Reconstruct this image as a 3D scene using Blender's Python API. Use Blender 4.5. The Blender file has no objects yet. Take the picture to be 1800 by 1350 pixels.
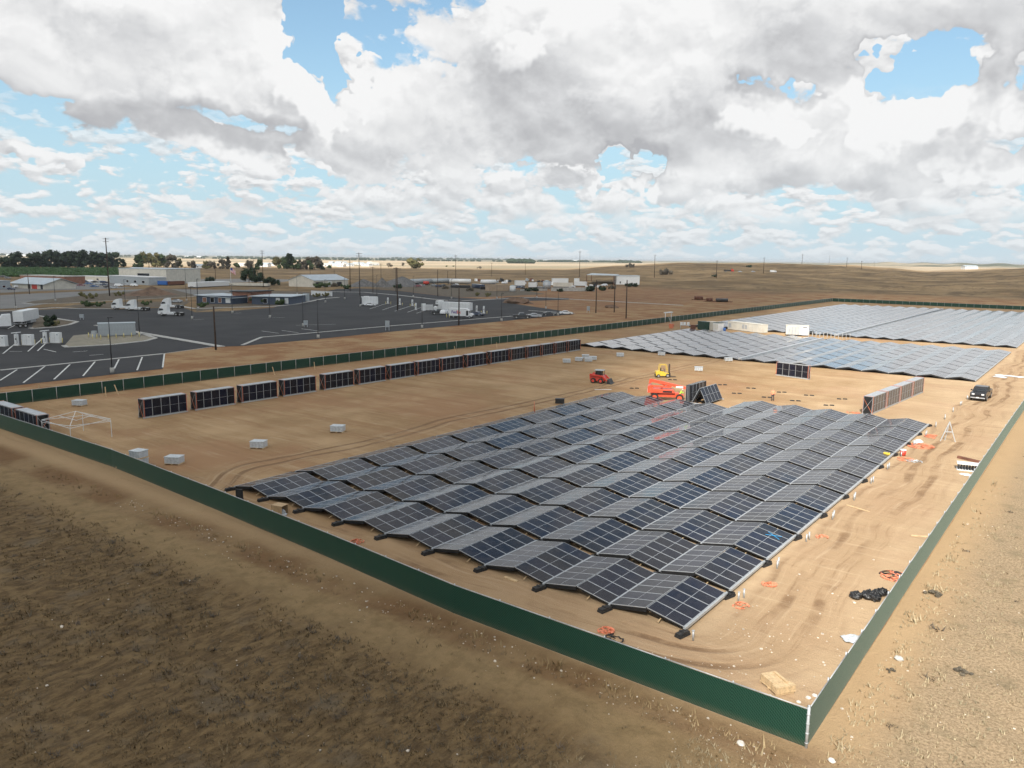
import bpy, math, random
import numpy as np
from mathutils import Vector, Matrix
random.seed(7)
R=math.radians
scn=bpy.context.scene
COL=scn.collection
# ---------------------------------------------------------------- camera
CAM=[1377.334387, -0.651394, 0.158762, 0.011561, 16.35674, -36.740096, 19.580968]
_f,_yaw,_tilt,_roll,_cx,_cy,_cz=CAM
fw=Vector((math.sin(_yaw)*math.cos(_tilt),math.cos(_yaw)*math.cos(_tilt),-math.sin(_tilt)))
rt=Vector((math.cos(_yaw),-math.sin(_yaw),0)); up=rt.cross(fw)
rr=rt*math.cos(_roll)+up*math.sin(_roll); uu=-rt*math.sin(_roll)+up*math.cos(_roll)
cd=bpy.data.cameras.new('camera'); cam=bpy.data.objects.new('camera',cd); COL.objects.link(cam)
cam.matrix_world=Matrix(((rr.x,uu.x,-fw.x,_cx),(rr.y,uu.y,-fw.y,_cy),(rr.z,uu.z,-fw.z,_cz),(0,0,0,1)))
cd.sensor_width=36; cd.lens=_f/1800*36; cd.clip_start=.5; cd.clip_end=90000
scn.camera=cam
# ---------------------------------------------------------------- sun, exposure
SUN=Vector((.27,-.715,.643)).normalized()
sl=bpy.data.lights.new('sun','SUN'); sl.energy=4.9; sl.angle=R(.5); sl.color=(1,.955,.88)
so=bpy.data.objects.new('sun',sl); COL.objects.link(so); so.rotation_euler=SUN.to_track_quat('Z','Y').to_euler()
vs=scn.view_settings; vs.view_transform='Standard'; vs.look='None'; vs.gamma=1; vs.use_curve_mapping=False; vs.exposure=.62
scn.render.engine='CYCLES'; scn.cycles.use_adaptive_sampling=True; scn.cycles.adaptive_threshold=.02
# ---------------------------------------------------------------- node helper
class G:
    def __init__(s,tree): s.t=tree
    def n(s,typ,**k):
        x=s.t.nodes.new(typ)
        for a,b in k.items(): setattr(x,a,b)
        return x
    def put(s,sock,v):
        if hasattr(v,'is_output') or isinstance(v,bpy.types.NodeSocket): s.t.links.new(v,sock)
        elif v is not None:
            if isinstance(v,(tuple,list)) and sock.type=='RGBA' and len(v)==3: v=(*v,1)
            sock.default_value=v
    def m(s,op,a,b=None,c=None,clamp=False):
        x=s.n('ShaderNodeMath',operation=op,use_clamp=clamp)
        for i,v in enumerate((a,b,c)):
            if v is not None: s.put(x.inputs[i],v)
        return x.outputs[0]
    def v(s,op,a,b=None,sc=None):
        x=s.n('ShaderNodeVectorMath',operation=op); s.put(x.inputs[0],a)
        if b is not None: s.put(x.inputs[1],b)
        if sc is not None: s.put(x.inputs['Scale'],sc)
        return x.outputs['Value'] if op in('LENGTH','DOT_PRODUCT','DISTANCE') else x.outputs[0]
    def xyz(s,x=0.,y=0.,z=0.):
        c=s.n('ShaderNodeCombineXYZ'); s.put(c.inputs[0],x);s.put(c.inputs[1],y);s.put(c.inputs[2],z); return c.outputs[0]
    def sep(s,v):
        c=s.n('ShaderNodeSeparateXYZ'); s.put(c.inputs[0],v); return c.outputs
    def noise(s,vec,scale,detail=4,rough=.55,dist=0.,dim='3D'):
        x=s.n('ShaderNodeTexNoise',noise_dimensions=dim); s.put(x.inputs['Vector'],vec); s.put(x.inputs['Scale'],scale); s.put(x.inputs['Detail'],detail); s.put(x.inputs['Roughness'],rough); s.put(x.inputs['Distortion'],dist); return x.outputs[0]
    def ss(s,v,a,b,lo=0.,hi=1.,kind='SMOOTHSTEP'):
        x=s.n('ShaderNodeMapRange',interpolation_type=kind); s.put(x.inputs[0],v)
        s.put(x.inputs[1],a);s.put(x.inputs[2],b);s.put(x.inputs[3],lo);s.put(x.inputs[4],hi); return x.outputs[0]
    def mix(s,f,a,b):
        x=s.n('ShaderNodeMix',data_type='RGBA'); s.put(x.inputs[0],f); s.put(x.inputs[6],a); s.put(x.inputs[7],b); return x.outputs[2]
    def mul(s,a,b):
        x=s.n('ShaderNodeMix',data_type='RGBA',blend_type='MULTIPLY'); x.inputs[0].default_value=1; s.put(x.inputs[6],a); s.put(x.inputs[7],b); return x.outputs[2]
# ---------------------------------------------------------------- sky
W=bpy.data.worlds.new('World'); scn.world=W; W.use_nodes=True
wt=W.node_tree; wt.nodes.clear()
def make_group(name,outs,fn):
    t=bpy.data.node_groups.new(name,'ShaderNodeTree')
    t.interface.new_socket('Direction',in_out='INPUT',socket_type='NodeSocketVector')
    for o in outs: t.interface.new_socket(o,in_out='OUTPUT',socket_type='NodeSocketFloat')
    g=G(t); gi=t.nodes.new('NodeGroupInput'); go=t.nodes.new('NodeGroupOutput')
    for sk,v in zip(go.inputs,fn(g,gi.outputs[0])): g.put(sk,v)
    return t
# all three work on (azimuth, elevation) of the direction looked at
def blob_sum(g,ae):
    BLOBS=[(-1.1478,0.2150,0.2401,0.0821,1.20),(-1.0284,0.2455,0.1007,0.0470,0.60),(-0.9765,0.1916,0.0617,0.0343,0.50),(-0.9121,0.2203,0.0455,0.0350,0.60),(-0.8483,0.1455,0.1850,0.0605,0.90),(-0.6903,0.2237,0.1669,0.1016,1.00),(-0.5391,0.2303,0.1369,0.0865,0.90),
     (-0.3390,0.2695,0.3292,0.0789,1.30),(-0.1556,0.2572,0.1633,0.0565,0.70),(-0.4613,0.1466,0.1850,0.0640,0.90),(-0.5981,0.1075,0.1595,0.0435,0.70),(-0.2823,0.1567,0.1076,0.0505,0.90),(-0.1947,0.1519,0.0645,0.0452,0.80),(-0.1099,0.1822,0.0521,0.0552,0.90),
     (-0.0949,0.1055,0.0488,0.0244,0.70),(-1.0103,0.1247,0.0746,0.0217,0.80),(-1.1883,0.0893,0.0527,0.0211,0.80),(-1.0885,0.0601,0.0223,0.0098,0.60),(-1.0180,0.0654,0.0419,0.0129,0.70),(-0.9547,0.0696,0.0381,0.0125,0.50),(-1.1264,0.0462,0.0386,0.0090,0.50),
     (-0.7946,0.0876,0.1222,0.0244,0.60),(-0.2543,0.1031,0.1731,0.0266,0.60),(-0.4579,0.0670,0.2135,0.0285,0.50),(-0.1938,0.0735,0.1424,0.0227,0.50),
     (-1.0868,0.1380,0.1768,0.0262,-1.50),(-0.8917,0.2545,0.0387,0.0563,-2.20),(-0.8500,0.2210,0.0242,0.0498,-2.00),(-0.6326,0.2794,0.0327,0.0203,-1.50),(-0.5075,0.1076,0.0230,0.0330,-2.20),(-0.3562,0.1986,0.0235,0.0138,-1.60),(-0.1776,0.2079,0.0638,0.0319,-2.40),(-0.2169,0.1826,0.0196,0.0222,-1.00),
     (-0.9157,0.1070,0.0350,0.0238,-0.80),(-0.9529,0.1531,0.0484,0.0104,-0.80),(-1.0542,0.0942,0.1731,0.0226,-1.10),(-1.1415,0.0713,0.1148,0.0255,-0.90),(-1.2080,0.0325,0.2456,0.0307,-0.25),(-0.1228,0.1300,0.0186,0.0186,-0.70)]
    wob=g.noise(ae,9.,4,.65,dim='2D')
    aew=g.v('ADD',ae,g.xyz(g.m('MULTIPLY',g.m('SUBTRACT',wob,.5),.24),g.m('MULTIPLY',g.m('SUBTRACT',wob,.5),-.06),0.))
    F=None
    for a,e,rx,ry,w in BLOBS:
        q=g.n('ShaderNodeVectorMath',operation='MULTIPLY_ADD'); g.put(q.inputs[0],aew); q.inputs[1].default_value=(1/rx,1/ry,0); q.inputs[2].default_value=(-a/rx,-e/ry,0)
        L=g.v('DOT_PRODUCT',q.outputs[0],q.outputs[0])
        b=g.ss(L,1.9,.1,0.,w)
        F=b if F is None else g.m('ADD',F,b)
    az,el,_=g.sep(ae)
    win=g.m('MULTIPLY',g.ss(g.m('ABSOLUTE',g.m('SUBTRACT',az,_yaw)),.66,.85,1.,0.),g.ss(el,.33,.42,1.,0.))
    lo=g.m('SUBTRACT',g.noise(g.v('MULTIPLY',ae,(1.,1.7,1)),3.4,2,.5,dim='2D'),.5)
    return g.m('MULTIPLY',F,win),g.m('MULTIPLY_ADD',g.m('MULTIPLY',F,win),.42,g.m('MULTIPLY',lo,1.7))
def billow(g,ae,sx,sy,vs,rough=.62,det=6.):
    p=g.v('MULTIPLY',ae,(sx,sy,1)); n=g.m('SUBTRACT',g.noise(p,1.,det,rough,dim='2D'),.5)
    vo=g.n('ShaderNodeTexVoronoi',feature='F1',voronoi_dimensions='2D'); g.put(vo.inputs['Vector'],g.v('ADD',p,g.xyz(g.m('MULTIPLY',n,1.4),g.m('MULTIPLY',n,-1.2),0.))); g.put(vo.inputs['Scale'],vs); g.put(vo.inputs['Detail'],1.6); g.put(vo.inputs['Roughness'],.55); vo.normalize=True
    return g.m('MULTIPLY_ADD',g.m('SUBTRACT',.33,vo.outputs[0]),.78,n)
GB_=make_group('cloud_masses',['Bias','Low'],lambda g,v: blob_sum(g,v))
GN_=make_group('near_billow',['B'],lambda g,v:(billow(g,v,8.,11.5,2.2,.6),))
GM_=make_group('middle_billow',['B'],lambda g,v:(billow(g,v,9.5,16.,1.5,.56,5.),))
GFR_=make_group('far_billow',['B'],lambda g,v:(billow(g,v,21.,52.,1.4,.55,4.),))
g=G(wt); tc=g.n('ShaderNodeTexCoord'); d0=g.v('NORMALIZE',tc.outputs['Generated']); X0,Y0,el0=g.sep(d0)
ae0=g.xyz(g.m('ARCTAN2',X0,Y0),g.m('ARCSINE',el0),0.)
def use(grp,vec):
    x=g.n('ShaderNodeGroup'); x.node_tree=grp; g.put(x.inputs[0],vec); return x.outputs
def off(dx,dy): return g.v('ADD',ae0,(dx,dy,0.))
B0=use(GB_,ae0); B1=use(GB_,off(.01,.040)); hole=g.m('MINIMUM',B0[0],0.)
n0=use(GN_,ae0)[0]; n1=use(GN_,off(.004,.011))[0]
m0=use(GM_,ae0)[0]; m1=use(GM_,off(.002,.010))[0]
f0=use(GFR_,ae0)[0]; f1=use(GFR_,off(.001,.0045))[0]
def ramp(f,stops):
    r=g.n('ShaderNodeValToRGB'); cr=r.color_ramp; cr.elements[0].position,cr.elements[0].color=stops[0][0],(*stops[0][1],1); cr.elements[1].position,cr.elements[1].color=stops[-1][0],(*stops[-1][1],1)
    for p_,c_ in stops[1:-1]: e=cr.elements.new(p_); e.color=(*c_,1)
    g.put(r.inputs[0],f); return r.outputs[0]
TONE=[(.0,(.36,.362,.378)),(.3,(.44,.443,.455)),(.55,(.535,.54,.55)),(.8,(.65,.652,.655)),(1.,(.73,.73,.73))]
nc=g.m('ADD',g.m('ADD',B0[1],g.ss(el0,.02,.15,-.75,-.02)),g.m('MULTIPLY',n0,1.2))
ns=g.m('ADD',g.m('MULTIPLY',g.m('SUBTRACT',B0[1],B1[1]),.85),g.m('MULTIPLY',g.m('SUBTRACT',n0,n1),.75))
ns=g.m('ADD',ns,.74); ns=g.m('SUBTRACT',ns,g.m('MULTIPLY',g.ss(nc,.15,.9),.10),clamp=True)
mc=g.m('ADD',g.m('ADD',g.ss(el0,.06,.22,.13,.0),g.m('MULTIPLY',hole,.95)),g.m('MULTIPLY',m0,1.7)); ms=g.m('ADD',g.m('MULTIPLY',g.m('SUBTRACT',m0,m1),1.7),.72,clamp=True)
fc=g.m('ADD',g.m('ADD',.10,g.m('MULTIPLY',hole,.10)),g.m('MULTIPLY',f0,1.6)); fs=g.m('ADD',g.m('MULTIPLY',g.m('SUBTRACT',f0,f1),1.9),.74,clamp=True)
sky=g.n('ShaderNodeTexSky',sky_type='NISHITA',sun_disc=False,sun_elevation=math.asin(SUN.z),sun_rotation=math.atan2(SUN.x,SUN.y),altitude=100,air_density=1.0,dust_density=1.6,ozone_density=1.3)
blue=g.mul(sky.outputs[0],(.105,.125,.125)); blue=g.mix(g.ss(el0,.30,.0,.22,.88),blue,(.40,.57,.67))
col=g.mix(g.m('MULTIPLY',g.m('MULTIPLY',g.ss(fc,-.02,.22),g.ss(el0,.20,.08)),1.0),blue,ramp(fs,TONE))
col=g.mix(g.m('MULTIPLY',g.ss(mc,.0,.16),g.ss(el0,.025,.07)),col,ramp(ms,TONE))
col=g.mix(g.ss(nc,.0,.15),col,ramp(ns,TONE))
hz=g.m('EXPONENT',g.m('MULTIPLY',g.m('MAXIMUM',el0,0.),-21.))
col=g.mix(g.m('MULTIPLY',hz,.78),col,(.55,.62,.665))
bg=g.n('ShaderNodeBackground'); g.put(bg.inputs[0],col); bg.inputs[1].default_value=.83
ow=g.n('ShaderNodeOutputWorld'); wt.links.new(bg.outputs[0],ow.inputs[0])
W.cycles.sampling_method='MANUAL'; W.cycles.sample_map_resolution=512
# ---------------------------------------------------------------- object helpers
def link(o): COL.objects.link(o); return o
class MB:
    def __init__(s): s.v=[];s.f=[];s.mi=[];s.sm=[]
    def add(s,vs,fs,mi=0,smooth=False):
        b=len(s.v); s.v+= [tuple(v) for v in vs]
        for f in fs: s.f.append(tuple(b+i for i in f)); s.mi.append(mi); s.sm.append(smooth)
        return s
    def box(s,x0,x1,y0,y1,z0,z1,mi=0):
        return s.add([(x0,y0,z0),(x1,y0,z0),(x1,y1,z0),(x0,y1,z0),(x0,y0,z1),(x1,y0,z1),(x1,y1,z1),(x0,y1,z1)],[(3,2,1,0),(4,5,6,7),(0,1,5,4),(1,2,6,5),(2,3,7,6),(3,0,4,7)],mi)
    def prism(s,prof,y0,y1,mi=0,inset=None):
        """outline in x,z pushed out along y; inset narrows points above a height"""
        n=len(prof); vs=[]
        for k,y in enumerate((y0,y1)):
            for (x,z) in prof:
                yy=y
                if inset and z>inset[0]: yy+= (inset[1]*min(1,(z-inset[0])/inset[2]))*(1 if k==0 else -1)
                vs.append((x,yy,z))
        fs=[tuple(range(n-1,-1,-1)),tuple(range(n,2*n))]+[(i,(i+1)%n,n+(i+1)%n,n+i) for i in range(n)]
        return s.add(vs,[tuple(reversed(f)) for f in fs],mi)
    def tube(s,a,b,r,n=8,mi=0,r2=None,smooth=True,cap=True):
        a=Vector(a);b=Vector(b);d=(b-a).normalized(); u=d.orthogonal().normalized(); w=d.cross(u); r2=r if r2 is None else r2
        vs=[];
        for p,q in((a,r),(b,r2)):
            for i in range(n):
                t=2*math.pi*i/n; vs.append(p+u*math.cos(t)*q+w*math.sin(t)*q)
        s.add(vs,[(i,(i+1)%n,n+(i+1)%n,n+i) for i in range(n)],mi,smooth)
        if cap:
            bb=len(s.v)-2*n
            s.f+= [tuple(bb+i for i in reversed(range(n))),tuple(bb+n+i for i in range(n))]; s.mi+=[mi,mi]; s.sm+=[False,False]
        return s
    def bar(s,a,b,w,h=None,mi=0): return s.tube(a,b,w*.7071,4,mi,smooth=False)
    def lump(s,c,r,mi=0,seg=8,rings=5,jit=.15,flat=False,rnd=random):
        vs=[];fs=[];x0,y0,z0=c;rx,ry,rz=r
        for i in range(rings+1):
            ph=math.pi*i/rings
            for j in range(seg):
                th=2*math.pi*j/seg; k=1+rnd.uniform(-jit,jit)
                z=math.cos(ph)*rz*k
                if flat: z=max(z,-.25*rz)
                vs.append((x0+math.sin(ph)*math.cos(th)*rx*k,y0+math.sin(ph)*math.sin(th)*ry*k,z0+z))
        for i in range(rings):
            for j in range(seg): fs.append((i*seg+j,(i+1)*seg+j,(i+1)*seg+(j+1)%seg,i*seg+(j+1)%seg))
        return s.add(vs,fs,mi,False)
    def mesh(s,name,mats):
        me=bpy.data.meshes.new(name); me.from_pydata(s.v,[],s.f)
        for m in mats: me.materials.append(m)
        me.polygons.foreach_set('material_index',s.mi); me.polygons.foreach_set('use_smooth',s.sm); me.update(); return me
    def obj(s,name,mats,parent=None,loc=None,rz=0):
        o=bpy.data.objects.new(name,s.mesh(name,mats)); link(o)
        if parent: o.parent=parent
        if loc: o.location=loc
        if rz: o.rotation_euler=(0,0,rz)
        return o
def P3(xy,dz=0): return (xy[0],xy[1],terrain(*xy)+dz)
def tag(o,label,cat,group=None,kind=None):
    if label: o['label']=label
    if cat: o['category']=cat
    if group: o['group']=group
    if kind: o['kind']=kind
    return o
def struct(o,kind='structure'): o['kind']=kind; return o
def thing(name,label,cat,loc=(0,0,0),rz=0,group=None):
    o=bpy.data.objects.new(name,None); link(o); o.location=loc; o.rotation_euler=(0,0,rz); o.empty_display_size=.3
    return tag(o,label,cat,group)
def inst(name,me,parent=None,loc=(0,0,0),rot=(0,0,0),sc=None):
    o=bpy.data.objects.new(name,me); link(o)
    if parent: o.parent=parent
    o.location=loc; o.rotation_euler=rot
    if sc: o.scale=sc
    return o
KIDS={}
def dup(root,loc,rz,label,group=None,mats=None):
    """copy of a thing with copies of its parts and their sub-parts"""
    def cp(o,par):
        c=o.copy(); COL.objects.link(c)
        if par: c.parent=par
        for ch in KIDS.get(o.name) or [k for k in o.children]: cp(ch,c)
        return c
    r=cp(root,None); r.location=loc; r.rotation_euler=(0,0,rz); r['label']=label
    if group: r['group']=group
    return r
import math
def sst(a,b,v):
    t=min(1.0,max(0.0,(v-a)/(b-a))); return t*t*(3-2*t)
CREST=[(-75,0.0),(-38,0.0),(-34,1.5),(-29.1,10.8),(-25,14.3),(-21.2,15.2),(-15,14.8),(-12,10.5),(-9.7,6.6),(-7.8,8.3),(-5.6,12.0),(-3.5,14.4),(5,15.0),(25,8.0),(60,0.0)]
def terrain(x,y):
    dx=x-16.36; dy=y+36.74
    r=math.hypot(dx,dy); a=math.degrees(math.atan2(dx,dy))
    h=0.0
    if -75<a<60 and r>350:
        hc=0.0
        for i in range(len(CREST)-1):
            if CREST[i][0]<=a<=CREST[i+1][0]:
                u=(a-CREST[i][0])/(CREST[i+1][0]-CREST[i][0]); u=u*u*(3-2*u)
                hc=CREST[i][1]*(1-u)+CREST[i+1][1]*u
        h+=hc*sst(560,1300,r)*(1-0.75*sst(1450,2100,r))
        w=sst(-33,-27,a)*sst(450,700,r)
        h+=w*(1.6*math.sin(x*.013+2*math.sin(y*.006))*math.sin(y*.011+1.3)+.9*math.sin(x*.031+y*.022)+.5*math.sin(x*.07-y*.05))*(1-.5*sst(1200,2000,r))
        h+=24*sst(4500,6500,r)*sst(-16,-12,a)*(1-sst(-6,-2,a))*(0.8+.2*math.sin(a*3))
    if r>350:
        h+=.25*math.sin(x*.021+1)*math.sin(y*.017)*sst(420,600,r)
    # bank between the west fence and the car park
    if -110<x<-97 and -60<y<420:
        b=sst(-109.5,-105,x)*(1-sst(-101.5,-98,x))
        h+=b*(.55+.18*math.sin(y*.13)+.12*math.sin(y*.31+1))
    # rough grass outside the south and east fences
    if r<120:
        o=max(sst(-8.0,-11.5,y),sst(9.5,13,x))
        h+=o*(.10*math.sin(x*.9+math.sin(y*.7)*1.5)*math.sin(y*.8+x*.3)+.05*math.sin(x*2.3+y*1.7))
    return h

# ---------------------------------------------------------------- materials
def pmat(name,col,rough=.6,metal=0.,var=.0,vscale=3.,bump=0.,spec=.5,dirt=None,coat=0.):
    """plain painted / metal / plastic surface with uneven colour, a little relief and dirt"""
    m=bpy.data.materials.new(name); m.use_nodes=True; g=G(m.node_tree); b=m.node_tree.nodes['Principled BSDF']
    tc=g.n('ShaderNodeTexCoord').outputs['Object']
    c=col
    if var or dirt:
        n=g.noise(tc,vscale,5,.6); k=g.ss(n,.3,.7,1-var,1+var,'LINEAR')
        c=g.mul(col,g.n('ShaderNodeCombineColor').outputs[0]) if False else g.mix(g.ss(n,.32,.68),tuple(x*(1-var) for x in col),tuple(min(1,x*(1+var)) for x in col))
        if dirt:
            n2=g.noise(tc,vscale*2.7,6,.7); c=g.mix(g.ss(n2,.48,.75,0.,dirt[1]),c,dirt[0])
    g.put(b.inputs['Base Color'],c); b.inputs['Roughness'].default_value=rough; b.inputs['Metallic'].default_value=metal
    b.inputs['Specular IOR Level'].default_value=spec; b.inputs['Coat Weight'].default_value=coat
    if bump:
        bn=g.n('ShaderNodeBump'); bn.inputs['Strength'].default_value=bump; bn.inputs['Distance'].default_value=.03
        g.put(bn.inputs['Height'],g.noise(tc,vscale*6,4)); m.node_tree.links.new(bn.outputs[0],b.inputs['Normal'])
    return m
DUST=((.30,.23,.15),.45)
M={}
M['alu']=pmat('aluminium_frame',(.44,.46,.48),.42,.35,.10,2,dirt=((.4,.34,.27),.3))
M['galv']=pmat('galvanised_steel',(.46,.48,.49),.5,.4,.14,5,dirt=((.36,.32,.26),.35))
M['under']=pmat('underframe_shade_black',(.006,.006,.007),.7,0,.1,2)  # black underframe, also stands in for shade in the row gaps
M['blackrub']=pmat('black_rubber',(.014,.014,.015),.75,0,.25,6,bump=.4,dirt=(DUST[0],.25))
M['darksteel']=pmat('dark_steel',(.03,.031,.034),.55,.3,.2,4,dirt=(DUST[0],.15))
M['white']=pmat('white_paint',(.70,.71,.71),.35,0,.05,1.2,dirt=((.45,.40,.33),.25),coat=.2)
M['offwhite']=pmat('cream_wall',(.56,.53,.46),.7,0,.08,.5,dirt=((.35,.30,.24),.25))
M['grey']=pmat('grey_panel',(.33,.36,.38),.5,0,.08,1,dirt=((.3,.27,.22),.25))
M['conc']=pmat('concrete',(.42,.41,.38),.9,0,.14,.8,bump=.3,dirt=((.24,.2,.16),.5))
M['wood']=pmat('raw_timber',(.55,.40,.23),.8,0,.18,6,bump=.3,dirt=((.3,.22,.14),.4))
M['polewood']=pmat('creosoted_pole_wood',(.055,.036,.026),.9,0,.3,2,bump=.3)
M['red']=pmat('red_machine_paint',(.50,.035,.02),.42,0,.10,2,dirt=(DUST[0],.35),coat=.2)
M['orange']=pmat('orange_red_lift_paint',(.72,.09,.035),.42,0,.10,2,dirt=(DUST[0],.3),coat=.2)
M['yellow']=pmat('yellow_machine_paint',(.72,.50,.05),.42,0,.08,2,dirt=(DUST[0],.3),coat=.2)
M['strap']=pmat('orange_strap',(.60,.19,.10),.6,0,.15,8)
M['glass']=pmat('vehicle_glass',(.012,.016,.02),.08,0,.1,2,spec=.6)
M['tyre']=pmat('tyre_rubber',(.018,.017,.016),.85,0,.2,8,dirt=(DUST[0],.4))
M['hub']=pmat('wheel_hub',(.42,.42,.42),.4,.5,.1,6)
M['black']=pmat('black_paint',(.012,.012,.014),.28,0,.15,2,dirt=(DUST[0],.2),coat=.5)
M['bag']=pmat('black_bin_bag',(.012,.012,.013),.28,0,.2,5,bump=.9)
M['plastic']=pmat('clear_grey_wrap',(.47,.50,.52),.3,0,.16,5,bump=.7,spec=.6)
M['card']=pmat('cardboard',(.42,.29,.16),.8,0,.12,4)
M['roof']=pmat('pale_metal_roof',(.42,.47,.50),.45,.2,.08,.3)
M['brown']=pmat('brown_cladding',(.24,.115,.075),.8,0,.15,.6)
M['bluewall']=pmat('blue_grey_cladding',(.055,.075,.115),.6,0,.15,.6)
M['dgreen']=pmat('dark_green_steel',(.01,.045,.03),.5,0,.1,1)
M['blue']=pmat('blue_plastic',(.03,.12,.38),.5,0,.1,2)
M['yelpost']=pmat('yellow_bollard_paint',(.66,.55,.20),.5,0,.1,3)
M['lime']=pmat('lime_vest_cloth',(.45,.75,.08),.8)
M['ovest']=pmat('orange_vest_cloth',(.95,.30,.16),.8,0,.1,10)
M['skin']=pmat('skin',(.42,.25,.17),.6)
M['navy']=pmat('dark_trousers',(.02,.025,.04),.9)
M['bark']=pmat('tree_bark',(.11,.085,.06),.95,0,.3,3,bump=.5)
M['gravelpile']=pmat('grey_gravel',(.13,.125,.12),.95,0,.35,.8,bump=.8)
M['dirtpile']=pmat('brown_heaped_earth',(.15,.095,.062),.95,0,.3,.4,bump=.8)
M['purple']=pmat('purple_lettering',(.07,.02,.22),.5)
M['redlet']=pmat('red_lettering',(.75,.06,.03),.5)
M['flagred']=pmat('flag_red',(.50,.03,.05),.8); M['flagwhite']=pmat('flag_white',(.75,.75,.75),.8); M['flagblue']=pmat('flag_blue',(.03,.05,.20),.8)
M['rust']=pmat('rusty_steel',(.16,.07,.045),.85,.1,.3,2)
CARC={'white':(.72,.73,.74),'silver':(.38,.40,.42),'black':(.012,.012,.014),'dark blue':(.015,.03,.07),'blue':(.03,.09,.22),'red':(.35,.03,.03),'grey':(.12,.125,.13),'maroon':(.16,.03,.04)}
CARM={k:pmat(k.replace(' ','_')+'_car_paint',c,.3,0,.05,1,dirt=(DUST[0],.12),coat=.5) for k,c in CARC.items()}
def leafmat(name,a,b):
    m=bpy.data.materials.new(name); m.use_nodes=True; g=G(m.node_tree); bs=m.node_tree.nodes['Principled BSDF']
    tc=g.n('ShaderNodeTexCoord').outputs['Object']; oi=g.n('ShaderNodeObjectInfo').outputs['Random']
    c=g.mix(g.ss(g.noise(tc,1.1,5,.7),.3,.7),a,b); g.put(bs.inputs['Base Color'],c); bs.inputs['Roughness'].default_value=.75
    bs.inputs['Specular IOR Level'].default_value=.25
    return m
LF=[leafmat('dark_evergreen_leaves',(.012,.022,.012),(.035,.055,.025)),leafmat('mid_green_leaves',(.03,.055,.02),(.09,.12,.045)),leafmat('olive_yellow_leaves',(.09,.09,.035),(.20,.17,.07)),leafmat('grey_brown_leaves',(.07,.06,.045),(.15,.125,.09))]
# solar glass: print of cells on each module
def solar_mat(name,lod):
    m=bpy.data.materials.new(name); m.use_nodes=True; g=G(m.node_tree); b=m.node_tree.nodes['Principled BSDF']
    tc=g.n('ShaderNodeTexCoord').outputs['Object']; X,Y,Z=g.sep(tc)
    oi=g.n('ShaderNodeObjectInfo').outputs['Random']
    if lod==0:
        # half-cut cells: 12+12 along the length, 6 across, five modules along y when merged
        fx=g.m('FRACT',g.m('MULTIPLY',g.m('SUBTRACT',X,.03),1/.0935)); fy=g.m('FRACT',g.m('MULTIPLY',g.m('SUBTRACT',Y,.13),1/.174))
        lx=g.m('MAXIMUM',g.ss(fx,.06,.0,0,1),g.ss(fx,.94,1.,0,1)); ly=g.m('MAXIMUM',g.ss(fy,.035,.0,0,1),g.ss(fy,.965,1.,0,1))
        ln=g.m('MAXIMUM',lx,ly)
        bus=g.m('LESS_THAN',g.m('FRACT',g.m('MULTIPLY',Y,55.)),.18)
        base=g.mix(oi,(.003,.005,.018),(.009,.008,.010))
        c=g.mix(g.m('MULTIPLY',ln,.6),base,(.075,.085,.105)); c=g.mix(g.m('MULTIPLY',bus,.18),c,(.06,.065,.075))
    else:
        c=g.mix(oi,(.010,.014,.030),(.016,.019,.032))
    dust=g.noise(g.v('ADD',tc,g.xyz(g.m('MULTIPLY',oi,40.),0.,0.)),1.6,4,.6)
    c=g.mix(g.ss(dust,.35,.8,.0,.035) if lod==0 else g.ss(dust,.35,.8,.07,.2),c,(.33,.29,.25))
    g.put(b.inputs['Base Color'],c); g.put(b.inputs['Roughness'],g.ss(dust,.3,.8,.05,.16)); b.inputs['IOR'].default_value=1.26 if lod==0 else 1.5
    b.inputs['Sheen Weight'].default_value=.16 if lod==0 else .25; b.inputs['Sheen Roughness'].default_value=.34; b.inputs['Sheen Tint'].default_value=(.80,.82,.85,1)
    b.inputs['Specular IOR Level'].default_value=.5; b.inputs['Coat Weight'].default_value=.0 if lod==0 else .8; b.inputs['Coat Roughness'].default_value=.14
    bn=g.n('ShaderNodeBump'); bn.inputs['Strength'].default_value=.05; bn.inputs['Distance'].default_value=.02
    g.put(bn.inputs['Height'],g.noise(g.v('ADD',tc,g.xyz(g.m('MULTIPLY',oi,17.),0.,0.)),1.1,2)); m.node_tree.links.new(bn.outputs[0],b.inputs['Normal'])
    return m
M['pv']=solar_mat('solar_glass',0); M['pvfar']=solar_mat('solar_glass_far',1)
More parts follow.
